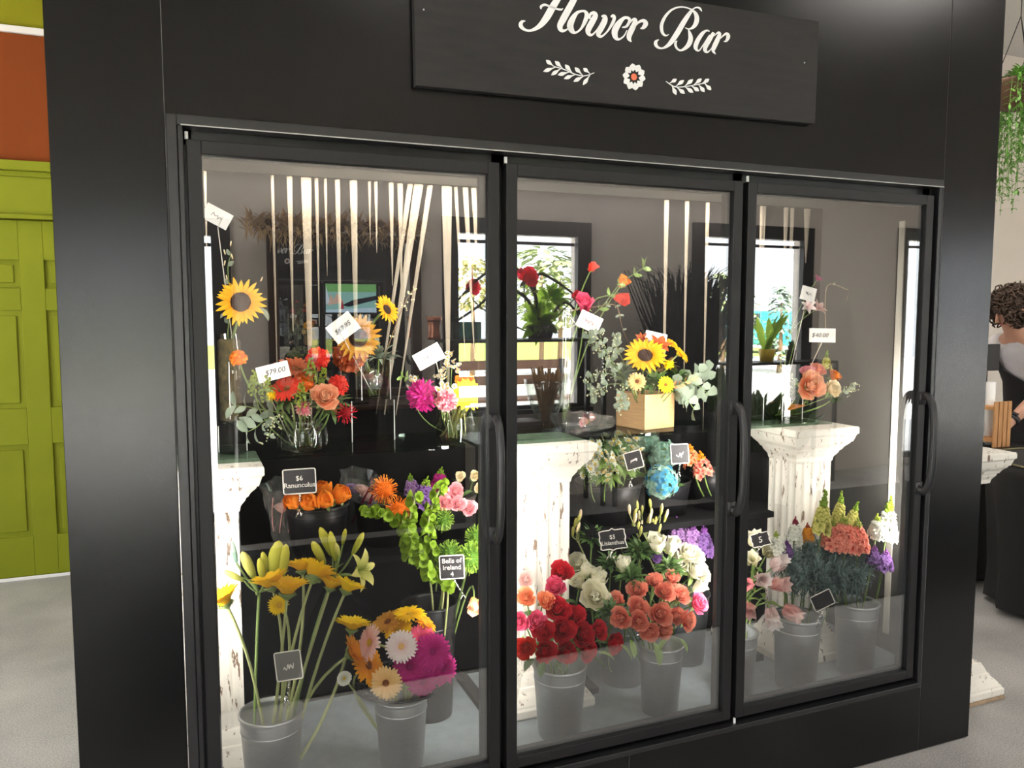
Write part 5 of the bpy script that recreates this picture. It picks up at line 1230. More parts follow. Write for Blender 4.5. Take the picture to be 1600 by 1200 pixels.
pom(698, 626, .28, 20, 'pink', 'pink carnation in front over the straight jar', j2(), None, -.05, .4, .9, 'carnation', n=110, L=.36, wid=.13)
pom(727, 598, .34, 19, 'orange', 'orange zinnia at the back right of the straight jar', j2(), None, .1, .7, .7, 'zinnia', n=80, L=.38, wid=.15)
gerbera(731, 617, .29, 28, 'yellow', 'golden yellow daisy at the door frame over the straight jar', j2(), None, .2, .35, .9, 'yellowdisc', n=18, wid=.16, shape=POINT)
for k, (u, v, Y) in enumerate([(700, 560, .36), (690, 588, .33), (706, 575, .34), (700, 608, .30), (690, 612, .31), (745, 608, .33), (645, 598, .36)]):
    h = P(u, v, Y); nm = ['topmost', 'left of the middle', 'right of the middle', 'above the pink carnation', 'beside the magenta mum', 'at the door frame', 'far left'][k]
    stem_thing('daisy_spray', 'sprig of tiny pale daisies, %s, in the straight jar' % nm, 'flower', 'tiny daisies in the straight jar', j2(), h, Vector((0, -.3, 1)), [('daisies', mini_daisy_mesh())], S(10, h), M_STEM, .0014)
leafy('leaf_sprig', 'green leafy sprig leaning left out of the straight jar', j2(), [(690, 640, .34), (665, 605, .36), (640, 592, .37), (628, 588, .37)], M_MIDLEAF, 5, .024, .25)
price_card(670, 557, .33, 45, 27, 29, '64.99', 'white price card reading sixty four ninety nine over the magenta mum', .15, j2(), tsize=.36)
# --- slim tube vase with pink red roses and seeded eucalyptus
V5 = Vector((1.175, .50, SZ)); t = vase_round('tube_vase', V5.x, V5.y, V5.z, [(.018, 0), (.0195, .004), (.0195, .40), (.0175, .40), (.0175, .01), (.001, .01)], 'very slim tall glass tube vase beside the wooden box', n=16)
v5 = lambda: V5 + Vector((rnd.uniform(-.008, .008), rnd.uniform(-.008, .008), .03))
for (u, v, Y, px, col, ex, ez, lab, kd) in [(914, 473, .46, 20, 'hotpink', -.2, .8, 'hot pink rose over the slim tube vase behind its card', 'bud'), (926, 416, .50, 11, 'brightred', .3, .9, 'small red rose highest over the slim tube vase', 'bud'), (972, 466, .45, 16, 'brightred', .5, -.2, 'red rose hanging right of the slim tube vase', 'bud'), (975, 440, .47, 13, 'orange', .3, .6, 'small orange rose just above the hanging red one', 'bud')]:
    rose(u, v, Y, px, col, lab, v5(), None, ex, ez, .8, kd, 0)
leafy('leafy_branch', 'long branch with a bright green leaf tip reaching up right', v5() + Vector((0, 0, .3)), [(915, 500, .49), (940, 480, .47), (968, 445, .46), (1000, 422, .45), (1010, 416, .45)], M_MIDLEAF, 7, .034, .22)
leafy('leafy_branch', 'brown branch curving down from the red rose to the wooden box', V5 + Vector((.0, 0, .395)), [(940, 478, .47), (963, 478, .46), (972, 510, .45), (985, 545, .44)], M_EUCA, 5, .018, .25, smat=M_BROWNSTEM)
price_card(921, 503, .43, 37, 27, -25, None, 'white price card tilted in front of the hot pink rose', -.3, v5() + Vector((0, 0, .36)), pink=True)
# --- wooden box arrangement
bx = P(1005, 664, .35); BX = Vector((1.445, .425, SZ)); t = tag(empty('wooden_box', BX), 'square light wood planter box of sunflowers on the glass shelf', 'box'); t.rotation_euler = (0, 0, radians(13))
M_WOOD = mat('light_pine', (0.62, 0.37, 0.17), .6, noise=.18, nscale=7, stretch=(2, 2, 22))
hw, hh, th = .070, .118, .010
for (nm, x0, x1, y0, y1) in (('side_board', -hw, hw, -hw, -hw + th), ('side_board', -hw, hw, hw - th, hw), ('side_board', -hw, -hw + th, -hw + th, hw - th), ('side_board', hw - th, hw, -hw + th, hw - th)):
    b = MB(); b.box(x0, x1, y0, y1, 0, hh); b.build(nm, M_WOOD, t, bevel=.0012)
b = MB(); b.box(-hw + th, hw - th, -hw + th, hw - th, .004, .014); b.build('bottom_board', M_WOOD, t)
w5 = lambda: BX + Vector((rnd.uniform(-.03, .03), rnd.uniform(-.03, .03), .02))
sunflower(1008, 556, .36, 30, 'large sunflower with a dark disc over the wooden box', w5(), None, -.15, .65, .75, R=.42)
gerbera(995, 596, .30, 15, 'buff', 'pale buff daisy with a brown eye at the front of the wooden box', w5(), None, -.1, .2, .95, 'browndisc', n=16, wid=.16)
gerbera(1040, 601, .31, 14, 'brightyellow', 'small bright yellow daisy at the front right of the wooden box', w5(), None, .1, .2, .95, 'browndisc', n=16, wid=.16)
gerbera(1062, 552, .37, 19, 'sunpetal', 'golden daisy turned right over the wooden box', w5(), None, .6, .6, .5, 'yellowdisc', n=18, wid=.15)
gerbera(1044, 536, .41, 15, 'sunpetal', 'golden daisy at the back of the wooden box', w5(), None, .2, .9, .4, 'yellowdisc', n=18, wid=.15)
pom(1045, 570, .34, 9, 'brightyellow', 'small yellow button bloom over the wooden box', w5(), None, 0, .5, .9, 'yellow_button', n=50, L=.4, wid=.12)
h = P(1027, 545, .39); stem_thing('alstroemeria', 'rust red trumpet flower behind the large sunflower', 'flower', None, w5(), h, face(0, 0, .1, .7, .7), [('petals', trumpet_mesh('rust', 1, 6, (70, 5), .36, 1.2))], S(20, h), M_STEM, .002, drop=0)
h = P(1002, 535, .41); stem_thing('alstroemeria', 'rust trumpet flower at the back left of the wooden box', 'flower', None, w5(), h, face(0, 0, -.2, .9, .5), [('petals', trumpet_mesh('rust', 0, 6, (75, 30), .3, 1.2))], S(14, h), M_STEM, .002, drop=0)
for k, (u, v, Y, px, m, lab) in enumerate([(1020, 600, .36, 26, M_LEAF, 'dark leaf cluster filling the front of the wooden box'), (1058, 590, .38, 28, M_LEAF, 'dark leaf cluster at the right of the wooden box'), (975, 590, .40, 26, M_EUCA, 'grey green leaf cluster at the left of the wooden box'), (1040, 575, .42, 24, M_BROWNSTEM, 'brown leaf cluster in the middle of the wooden box')]):
    h = P(u, v, Y); stem_thing('leaf_cluster', lab, 'foliage', None, w5(), h, Vector((0, -.3, 1)), [('foliage', tuft_mesh(m, 50, 1.2, .16, 8 + k % 2))], S(px * .8, h))
for k, pts in enumerate([[(985, 600, .38), (960, 570, .37), (945, 545, .37), (935, 515, .38)], [(985, 600, .37), (955, 585, .34), (930, 585, .33), (915, 600, .33)], [(985, 602, .36), (955, 600, .32), (935, 610, .31), (925, 618, .31)], [(980, 598, .39), (950, 562, .40), (928, 540, .41), (920, 525, .41)], [(985, 603, .36), (972, 610, .31), (970, 625, .30), (972, 640, .30)], [(990, 598, .40), (965, 545, .42), (962, 525, .42)]]):
    leafy('seeded_eucalyptus', ['seeded eucalyptus branch reaching up left of the wooden box', 'seeded eucalyptus branch spreading left of the wooden box', 'seeded eucalyptus branch drooping left of the wooden box', 'seeded eucalyptus branch farthest back at the left of the wooden box', 'seeded eucalyptus sprig hanging over the front of the wooden box', 'seeded eucalyptus sprig upright behind the large sunflower'][k], w5(), pts, M_EUCA, 6, .028, .42, 'seeded eucalyptus in the wooden box', seeds=30)
for k, pts in enumerate([[(1050, 605, .36), (1075, 600, .34), (1095, 605, .34), (1108, 618, .34)], [(1050, 600, .38), (1085, 585, .38), (1105, 580, .38)], [(1052, 610, .34), (1070, 620, .32), (1085, 640, .31)]]):
    leafy('eucalyptus', ['grey green eucalyptus branch drooping right of the wooden box', 'grey green eucalyptus branch reaching right to the door frame', 'short eucalyptus branch hanging right of the wooden box'][k], w5(), pts, M_EUCA, 5, .04, .5)
leafy('brown_fern', 'dried brown fern frond right of the wooden box', w5(), [(1048, 605, .33), (1065, 600, .31), (1085, 588, .31)], mat('dry_fern', (0.50, 0.24, 0.10), .7), 9, .022, .12)
price_card(1024, 531, .42, 35, 24, -13, None, 'white price card behind the large sunflower of the wooden box', .0, w5())
# --- pinkish bunch in cellophane lying on the shelf
M_CELLO = glass('cellophane', (0.97, 0.96, 0.96), 0.09, 0.5, 0.05, 0.05)
def sleeve(name, a, c, r0, r1, label, stripes=None, flowers=None):
    a, c = Vector(a), Vector(c); t = tag(empty(name, a), label, 'wrapped bunch'); d = c - a; q = d.normalized().to_track_quat('Z', 'Y'); L = d.length; r = random.Random(int(a.x * 1000))
    b = MB(); n = 18; vs = []; fs = []
    for i in range(7):
        f = i / 6
        for j in range(n): rr = (r0 + (r1 - r0) * f) * (1 + .22 * sin(j * 2.1 + i * 1.3) + r.uniform(-.12, .12)); vs.append((rr * cos(2 * pi * j / n), rr * sin(2 * pi * j / n), L * f))
    for i in range(6):
        for j in range(n): fs.append((i * n + j, i * n + (j + 1) % n, (i + 1) * n + (j + 1) % n, (i + 1) * n + j))
    b.add(vs, fs); o = b.build('cellophane', M_CELLO, t, False); o.rotation_mode = 'QUATERNION'; o.rotation_quaternion = q
    if stripes:
        b = MB()
        for k in range(4):
            pts = [((r0 + (r1 - r0) * f) * 1.04 * cos(3.6 + k * .6 + f * .9), (r0 + (r1 - r0) * f) * 1.04 * sin(3.6 + k * .6 + f * .9), L * f) for f in (.3, .45, .6, .75, .9)]
            b.tube(pts, .0035, 5, ry=.4)
        o = b.build('printed_stripe', PM[stripes], t, True); o.rotation_mode = 'QUATERNION'; o.rotation_quaternion = q
    if flowers:
        for k in range(5): child('petals', rose_mesh(flowers[k % len(flowers)], k % 3), t, q @ Vector((r.uniform(-.5, .5) * r1, r.uniform(-.5, .5) * r1, L * r.uniform(.55, .85))), q, r1 * .42)
    return t
sleeve('wrapped_bunch', (1.30, .40, SZ + .026), (1.12, .34, SZ + .042), .018, .036, 'small faded pink bunch in cellophane lying on the shelf left of the wooden box', None, ('palepink', 'buff', 'burgundy', 'palepink', 'pink'))
sleeve('wrapped_bunch', (.245, .47, TZ + .01), (.235, .44, TZ + .20), .03, .062, 'pink striped cellophane sleeve standing behind the ranunculus tag', 'palepink', ('palepink', 'whitepink'))
sleeve('wrapped_bunch', (.43, .50, TZ + .01), (.465, .46, TZ + .21), .03, .058, 'clear cellophane sleeve with dark red stripes left of the pincushions', 'burgundy', ('lilac', 'palepink'))
# --- right: cube vase with peach roses
V6 = Vector((2.03, .405, SZ)); t = glassbox('cube_vase', V6.x, V6.y, V6.z, .092, .085, .088, 'glass cube vase with an orange leaf inside on the right column')
b = MB(); b.petal(Matrix.Translation((-.02, -.036, .035)) @ Matrix.Rotation(-.25, 4, 'Y'), .0, 0, .085, .035, radians(12), radians(-12), cup=.1, nt=6, ns=2, shape=LEAFS); b.build('orange_leaf', mat('orange_autumn_leaf', (.80, .28, .06), .5), t, True)
water(t, .036, .05)
t = glassbox('clear_riser', 1.885, .44, SZ, .085, .085, .095, 'clear acrylic riser beside the cube vase on the shelf end', M_ACRYL, cat='riser'); t = glassbox('clear_riser', 1.785, .43, SZ, .085, .085, .10, 'clear acrylic riser half hidden by the right door post', M_ACRYL, cat='riser')
v6 = lambda: V6 + Vector((rnd.uniform(-.025, .025), rnd.uniform(-.02, .02), .012))
rose(1268, 602, .33, 25, 'peach', 'large open peach rose over the glass cube vase', v6(), None, -.15, .35, .95)
rose(1302, 607, .35, 16, 'cream', 'cream rose right of the large peach one', v6(), None, .3, .3, .9)
rose(1277, 577, .40, 15, 'coral', 'coral rose above the large peach one', v6(), None, .1, .8, .6); rose(1305, 586, .40, 13, 'orange', 'orange red rose above the cream one', v6(), None, .4, .7, .6)
rose(1262, 580, .40, 12, 'pink', 'small pink rose at the upper left of the peach one', v6(), None, -.4, .8, .6)
spike(1291, 578, 1292, 546, .40, 'lilyyellow', 'pale green snapdragon tip above the cube vase', v6(), None, 'snapdragon', 'limegreen', R=.4, fl=.3, whorls=6)
for (u, v, px, lab) in [(1250, 618, 20, 'left'), (1300, 622, 16, 'right')]:
    h = P(u, v, .41); stem_thing('leaf_cluster', 'green leaf cluster on the %s side of the cube vase' % lab, 'foliage', None, v6(), h, Vector((0, -.3, 1)), [('foliage', tuft_mesh(M_LEAF, 50, 1.3, .15, 9))], S(px, h))
leafy('seeded_eucalyptus', 'pale seeded sprig reaching left from the cube vase', v6(), [(1255, 612, .41), (1240, 600, .40), (1228, 585, .40), (1222, 578, .40)], M_EUCA, 5, .026, .35, seeds=26)
leafy('seeded_eucalyptus', 'pale seeded sprig reaching right from the cube vase', v6(), [(1300, 618, .40), (1318, 612, .38), (1328, 605, .38), (1334, 604, .38)], M_EUCA, 5, .022, .3, seeds=30)
price_card(1285, 524, .40, 40, 22, -1, '$40.00', 'white price card reading forty dollars on an upright pick', .0, v6() + Vector((.01, .03, 0)), yaw=-.5, tsize=.42, tx=-.1)
for (u, v, px, col, ex, ez, lab) in [(1274, 484, 14, 'palepink', .5, .5, 'pale pink lily trumpet high above the cube vase'), (1262, 480, 12, 'whitepink', -.3, .3, 'whitish lily trumpet beside the pale pink one'), (1276, 438, 8, 'magenta', .3, .9, 'small magenta bud highest above the cube vase')]:
    h = P(u, v, .47); stem_thing('lily', lab, 'lily', None, v6(), h, face(u, v, ex, ez, .8), [('petals', trumpet_mesh(col, 0, 6, (70, 10), .34, 1.3))], S(px, h), M_STEM, .002, drop=0)
price_card(1263, 459, .46, 24, 22, -15, None, 'small white card in front of the high pale pink lilies', .0, v6() + Vector((0, .03, 0)))
leafy('dry_twig', 'bare dry twig bent like a hook at the right wall', v6(), [(1290, 520, .46), (1292, 448, .46), (1322, 452, .45), (1327, 456, .45), (1322, 470, .45)], M_SEED, 2, .008, .3, smat=mat('straw_twig', (.55, .42, .22), .7), r=.0012)
# ================================================================== THE SHOP BEHIND THE SHOPPER (seen in the door glass)
def Q(u, v, D):
    p = P(u, v, D); return Vector((p.x, -D, p.z))
def translucent(name, col, col2=None):
    if name in MATS: return MATS[name]
    m = bpy.data.materials.new(name); m.use_nodes = True; nt = m.node_tree; b = nt.nodes['Principled BSDF']
    b.inputs['Base Color'].default_value = (*col, 1); b.inputs['Roughness'].default_value = .6
    tl = nt.nodes.new('ShaderNodeBsdfTranslucent'); tl.inputs[0].default_value = (*(col2 or col), 1)
    mx = nt.nodes.new('ShaderNodeMixShader'); mx.inputs[0].default_value = .88
    out = nt.nodes['Material Output']; nt.links.new(b.outputs[0], mx.inputs[1]); nt.links.new(tl.outputs[0], mx.inputs[2]); nt.links.new(mx.outputs[0], out.inputs[0])
    MATS[name] = m; return m
M_DARKWOOD = mat('dark_brown_wood', (0.055, 0.026, 0.014), .5, noise=.2, nscale=8, stretch=(12, 12, 1))
M_BLACKWOOD = mat('black_stained_wood', (0.012, 0.011, 0.011), .45)
M_DARKTWIG = mat('dark_twig', (0.030, 0.034, 0.022), .7)
# mirror over a black counter
c = tag(empty('counter', (1.05, -3.72, 0)), 'black shop counter under the big mirror, behind the shopper', 'counter')
b = MB(); b.box(-.78, .78, -.25, .25, 0, .86); b.build('cabinet_body', M_BLACKWOOD, c, bevel=.004)
b = MB(); b.box(-.81, .81, -.255, .28, .861, .89); b.build('counter_top', M_DARKWOOD, c, bevel=.004)
t = tag(empty('wall_mirror', (1.085, -3.99, .90)), 'big mirror in a dark wood frame on the street side wall, reflecting the black cooler', 'mirror')
b = MB()
for (x0, x1, z0, z1) in ((-.56, -.487, 0, 1.20), (.487, .56, 0, 1.20), (-.487, .487, 0, .06), (-.487, .487, 1.15, 1.20)): b.box(x0, x1, -.005, .045, z0, z1)
b.build('frame', M_DARKWOOD, t, bevel=.004)
m = mat('silvered_mirror', (0.82, 0.84, 0.84), 0.0, 1.0)
b = MB(); b.box(-.487, .487, 0, .012, .06, 1.15); b.build('mirror_glass', m, t)
# straw garland over the mirror
t = tag(empty('straw_garland', (1.0, -3.84, 2.11)), 'thick garland of dried straw and brown seed heads along the mirror top', 'garland')
b = MB()
for k in range(1100):
    x = rnd.uniform(-.62, .62); d = Vector((rnd.uniform(-1, 1), rnd.uniform(-.1, .7), rnd.uniform(-.55, .8))).normalized(); L = rnd.uniform(.07, .17)
    p = Vector((x, rnd.uniform(-.01, .03), rnd.uniform(-.02, .05))); M = Matrix.Translation(p) @ d.to_track_quat('X', 'Z').to_matrix().to_4x4()
    b.petal(M, 0, 0, L, .008, radians(25), radians(-20), nt=2, ns=1, shape=POINT)
b.build('straw', mat('dry_straw', (0.62, 0.42, 0.20), .8, noise=.3, nscale=30), t)
b = MB()
for k in range(26):
    b.ball((rnd.uniform(-.58, .58), rnd.uniform(.01, .06), rnd.uniform(-.04, .05)), rnd.uniform(.016, .03), 7, 5, 0, 1.3)
b.build('seed_heads', mat('brown_seed_head', (0.13, 0.06, 0.03), .8), t, True)
# small lit screen with a landscape on the counter
p = Q(550, 466, 3.62); t = tag(empty('lit_screen', (p.x, -3.62, .89)), 'small lit screen showing a green landscape on the counter before the mirror', 'screen')
w, h = .175, .098; z = p.z - .89
b = MB(); b.box(-w - .012, w + .012, -.02, 0, z - h - .012, z + h + .012); b.box(-.02, .02, -.03, -.021, 0, z); b.box(-.10, .10, -.07, .05, 0, .012); b.build('screen_case', M_BLACKWOOD, t, bevel=.002)
def em(name, col, s): return mat(name, (0, 0, 0), .4, emit=col, estr=s)
b = MB()
def poly(pts, mi): b.add([(-x * w, .001 + .0002 * mi, z + y * h) for x, y in pts][::-1], [tuple(range(len(pts)))], mi)
poly([(-1, -1), (1, -1), (1, 1), (-1, 1)], 0); poly([(-1, .45), (1, .45), (1, 1), (-1, 1)], 1); poly([(-1, .2), (-.1, -.1), (.4, -.5), (.1, -.6), (-1, -.1)], 2); poly([(.3, -.3), (.55, .4), (.7, -.1), (.8, .3), (.95, -.5)], 3); poly([(.28, -.75), (.36, -.1), (.44, -.75)], 4); poly([(-1, -1), (1, -1), (1, -.8), (-1, -.65)], 5); poly([(.85, -.3), (.98, .9), (1, -.4)], 6)
b.build('picture', [em('screen_teal', (.28, .55, .5), 2.2), em('screen_green', (.2, .5, .16), 2.0), em('screen_dark', (.02, .03, .05), 1.0), em('screen_buff', (.65, .45, .35), 2.2), em('screen_red', (.45, .05, .08), 2), em('screen_blue', (.45, .6, .7), 2.6), em('screen_white', (.8, .9, 1.), 1.8)], t)
# shelf across the first tall window
def shelf(name, x0, x1, y0, y1, z, label, posts=True, zb=0.0):
    t = tag(empty(name, ((x0 + x1) / 2, (y0 + y1) / 2, zb)), label, 'shelf'); xc, yc = (x0 + x1) / 2, (y0 + y1) / 2
    b = MB(); b.box(x0 - xc, x1 - xc, y0 - yc, y1 - yc, z - .022 - zb, z - zb); b.build('shelf_board', M_BLACKWOOD, t, bevel=.002)
    for x in ((x0, x1 - .03) if posts else ()):
        for y in (y0, y1 - .03):
            b = MB(); b.box(x - xc, x + .03 - xc, y - yc, y + .03 - yc, 0, z - .0225 - zb); b.build('leg', M_BLACKWOOD, t)
    return t
ZS = Q(780, 530, 3.7).z
shelf('plant_shelf', 1.72, 3.02, -3.86, -3.54, ZS, 'tall black shelf standing across the first window from the mirror')
p = Q(680, 515, 3.7); t = vase_round('copper_vase', p.x, -3.7, ZS + .0005, [(.05, 0), (.048, .03), (.04, .08), (.05, .14), (.062, .17), (.058, .17), (.036, .08), (.001, .01)], 'small copper vase at the left end of the window shelf', mat('hammered_copper', (.60, .24, .14), .3, .9))
p = Q(728, 512, 3.7); t = glassbox('teal_glass_planter', p.x, -3.7, ZS + .0005, .22, .12, .13, 'teal glass planter on the window shelf', glass('teal_glass', (.25, .42, .40), .08, .4), edge=False)
p = Q(846, 525, 3.68); VR = Vector((p.x, -3.68, ZS + .0005))
t = vase_round('dark_pot', VR.x, VR.y, VR.z, [(.09, 0), (.12, .10), (.115, .10), (.085, .01), (.001, .01)], 'low dark pot under the leafy rose arrangement on the window shelf', M_BLACKPLASTIC)
M_REDT = translucent('backlit_red_petal', (0.80, 0.012, 0.025), (1.0, 0.03, 0.07)); M_LEAFT = translucent('backlit_leaf', (0.10, 0.18, 0.03), (0.42, 0.60, 0.08))
def tl_rose(v):
    def fn(): me = rose_mesh('red', v).copy(); me.materials.clear(); me.materials.append(M_REDT); return me
    return cached(('tlrose', v), fn)
def rstem(name, label, cat, u, v, D, px, parts, facing=(0, 1, .4), base=None, r=.006):
    h = Q(u, v, D); return stem_thing(name, label, cat, None, base or VR + Vector((rnd.uniform(-.03, .03), rnd.uniform(-.03, .03), .02)), h, Vector(facing).normalized(), parts, S(px, P(u, v, D)), mat('room_stem', (.06, .09, .02), .6), r)
rstem('rose', 'backlit red rose over the leafy pot on the window shelf', 'rose', 828, 432, 3.6, 19, [('petals', tl_rose(0)), ('sepals', sepal_mesh())])
rstem('rose', 'dark backlit red rose at the left end of the arching branches in the window', 'rose', 741, 448, 3.66, 14, [('petals', tl_rose(1)), ('sepals', sepal_mesh())])
rstem('rose', 'backlit red rose at the right of the leafy pot in the window', 'rose', 905, 462, 3.6, 10, [('petals', tl_rose(2)), ('sepals', sepal_mesh())])
def tl_tuft(k, n=58):
    def fn(): me = tuft_mesh(M_LEAF, n, 1.25, .17, k).copy(); me.materials.clear(); me.materials.append(M_LEAFT); return me
    return cached(('tltuft', k), fn)
rstem('leaf_cluster', 'dense dark leaves low over the pot on the window shelf', 'foliage', 842, 500, 3.68, 31, [('foliage', tl_tuft(11))])
rstem('leaf_cluster', 'upper dark leaves over the pot on the window shelf', 'foliage', 860, 468, 3.68, 24, [('foliage', tl_tuft(12, 46))])
for lab, pts in (('thick dark branch arching right in the window', [(848, 520, 3.68), (838, 455, 3.66), (845, 428, 3.66), (872, 440, 3.66), (905, 464, 3.66)]), ('thick dark branch arching left in the window', [(844, 520, 3.68), (838, 460, 3.66), (812, 422, 3.66), (785, 414, 3.66), (750, 435, 3.66), (716, 470, 3.66)]), ('lower dark branch arching left in the window', [(840, 520, 3.68), (828, 470, 3.66), (785, 448, 3.66), (750, 478, 3.66), (718, 500, 3.66)]), ('lower dark branch reaching right in the window', [(850, 520, 3.68), (872, 482, 3.66), (890, 474, 3.66), (912, 500, 3.66)])):
    base = VR + Vector((rnd.uniform(-.03, .03), 0, .02)); t = tag(empty('arching_branch', base), lab, 'branch'); pp = [tuple(Q(*q) - base) for q in pts]
    fl = spline([(0, 0, 0)] + pp, 7); b = MB(); b.tube(fl, [.017 - .009 * i / len(fl) for i in range(len(fl))], 7); b.build('stem', M_DARKTWIG, t, True)
    b = MB()
    for k in range(9):
        q = Vector(fl[len(fl) // 3 + k * 3 % (2 * len(fl) // 3)]); d = Vector((rnd.uniform(-1, 1), .3, rnd.uniform(-1, 1))).normalized(); b.petal(Matrix.Translation(q) @ d.to_track_quat('X', 'Z').to_matrix().to_4x4(), 0, 0, .07, .02, .4, -.4, nt=3, ns=1, shape=LEAFS)
    b.build('leaves', M_LEAFT, t, True)
# low dark table with the flared vase
ZT = Q(855, 672, 3.45).z
t = shelf('low_table', 1.75, 3.10, -3.52, -3.0, ZT, 'low black table in front of the first window from the mirror')
p = Q(855, 672, 3.4); V4 = Vector((p.x, -3.4, ZT + .0005))
t = vase_round('hourglass_vase', V4.x, V4.y, V4.z, [(.105, 0), (.11, .01), (.085, .06), (.08, .10), (.115, .19), (.155, .31), (.162, .38), (.158, .38), (.15, .31), (.076, .10), (.10, .01), (.001, .01)], 'flared glass vase packed with brown stems on the low table')
b = MB()
for k in range(46):
    a = 2 * pi * k / 46 + rnd.uniform(-.1, .1); a2 = a + 2.2; r0, r1 = rnd.uniform(.03, .075), rnd.uniform(.06, .135)
    b.tube([(r0 * cos(a), r0 * sin(a), .02), (.32 * (r0 * cos(a) + r1 * cos(a2)), .32 * (r0 * sin(a) + r1 * sin(a2)), .12), (r1 * cos(a2), r1 * sin(a2), .42 + rnd.uniform(-.03, .06))], .0065, 5)
o = b.build('cut_stems', mat('straw_brown_stem', (.34, .18, .06), .7, noise=.3, nscale=20), None, True, loc=V4); tag(o, 'tangle of straw brown stems inside the flared glass vase', 'stems'); o['kind'] = 'stuff'
for k, (u, v, w_, h_, d_, col, lab) in enumerate([(818, 655, .20, .12, .2, (.10, .07, .06), 'dark brown storage box at the left of the low table'), (900, 660, .16, .07, .15, (.35, .34, .34), 'pale grey tray at the right of the low table')]):
    p = Q(u, v, 3.2); t = tag(empty('storage_box' if k == 0 else 'tray', (p.x, -3.18, ZT + .0005)), lab, 'box'); m = mat('box_paint_%d' % k, col, .6)
    b = MB(); b.box(-w_ / 2, w_ / 2, -d_ / 2, d_ / 2, 0, h_ * .8); b.build('box_body', m, t, bevel=.003); b = MB(); b.box(-w_ / 2 - .004, w_ / 2 + .004, -d_ / 2 - .004, d_ / 2 + .004, h_ * .8 + .0005, h_); b.build('lid', m, t, bevel=.003)
# tall dark grass
t = tag(empty('grass_planter', (3.80, -3.62, 0)), 'tall planter of blue black fountain grass between the windows', 'planter')
b = MB(); b.lathe([(.001, 0), (.17, 0), (.21, .62), (.20, .62), (.17, .55), (.001, .55)], 24); b.build('pot', M_BLACKPLASTIC, t, True)
b = MB()
for k in range(1000):
    a = rnd.uniform(0, 6.28); lean = rnd.uniform(.03, .46); L = rnd.uniform(.7, 1.5); x0, y0 = rnd.uniform(-.1, .1), rnd.uniform(-.1, .1)
    dirx, diry = cos(a) * lean, sin(a) * lean * .5
    pts = [(x0, y0, .55), (x0 + dirx * L * .35, y0 + diry * L * .35, .55 + L * .5), (x0 + dirx * L * .8, y0 + diry * L * .8, .55 + L * .88), (x0 + dirx * L * 1.15, y0 + diry * L * .9, .55 + L * (.97 - lean * .2))]
    w = .017; vs = []
    for i, q in enumerate(pts): ww = w * (1 - .28 * i); vs += [(q[0] - ww * sin(a + .8), q[1], q[2]), (q[0] + ww * sin(a + .8), q[1] + ww * .5, q[2])]
    b.add(vs, [(2 * i, 2 * i + 1, 2 * i + 3, 2 * i + 2) for i in range(3)])
b.build('blades', mat('blue_black_grass', (0.009, 0.016, 0.021), .6, noise=.3, nscale=10), t, True)
# second window: shelf, yellow pot, leafy plant, dark vases, low green bushes
ZS2 = Q(1205, 565, 3.75).z
shelf('plant_shelf', 4.25, 5.42, -3.88, -3.60, ZS2, 'black shelf standing across the second window from the mirror')
def pot_plant(u, D, zt, r, h, m, label, n, L, wid, lm, name='potted_plant', up=1.0):
    p = Q(u, 500, D); t = tag(empty(name, (p.x, -D, zt + .0005)), label, 'plant'); b = MB(); b.lathe([(.001, 0), (r * .75, 0), (r, h), (r * .92, h), (r * .7, h * .85), (.001, h * .85)], 20); b.build('pot', m, t, True)
    b = MB()
    for k in range(n):
        d = Vector((rnd.uniform(-.5, .5), rnd.uniform(-.4, .4), up)).normalized(); b.petal(Matrix.Translation((rnd.uniform(-.3, .3) * r, rnd.uniform(-.3, .3) * r, h * .85)) @ d.to_track_quat('X', 'Z').to_matrix().to_4x4(), rnd.uniform(-.5, .5), 0, L * rnd.uniform(.6, 1), wid, .25, -.25, cup=.2, nt=5, ns=1, shape=LEAFS)
    b.build('foliage', lm, t, True); return t
pot_plant(1203, 3.74, ZS2, .075, .11, mat('yellow_glaze', (.80, .55, .03), .3), 'squat yellow pot with a tall leafy stem in the second window', 9, .42, .035, M_LEAFT)
pot_plant(1240, 3.74, ZS2, .05, .10, M_BLACKWOOD, 'dark narrow pot of upright leaves in the second window', 5, .16, .02, M_LEAF)
pot_plant(1190, 3.3, .02, .22, .40, M_BLACKPLASTIC, 'big floor pot of dark green leaves below the second window', 70, .62, .06, M_LEAF)
pot_plant(1235, 3.1, .02, .22, .36, M_BLACKPLASTIC, 'second floor pot of dark green leaves below the second window, nearer the cooler', 70, .55, .06, M_LEAF)
pot_plant(1130, 3.5, .02, .18, .72, M_BLACKWOOD, 'tall black floor pot with sparse dark leaves beside the grass planter', 40, .55, .05, M_LEAF)
shelf('side_table', 6.45, 7.55, -3.7, -3.3, .80, 'black side table at the far window')
p = Q(1425, 580, 3.5); t = vase_round('dark_bottle', 6.75, -3.5, .8005, [(.04, 0), (.045, .01), (.045, .12), (.015, .17), (.015, .22), (.012, .22), (.001, .02)], 'dark bottle on the side table at the far window', glass('dark_glass', (.2, .3, .35), .1, .4))
t = vase_round('red_candle_jar', 6.95, -3.5, .8005, [(.04, 0), (.042, .01), (.042, .10), (.038, .10), (.038, .02), (.001, .02)], 'red candle jar on the side table at the far window', mat('red_glaze', (.6, .03, .08), .3))
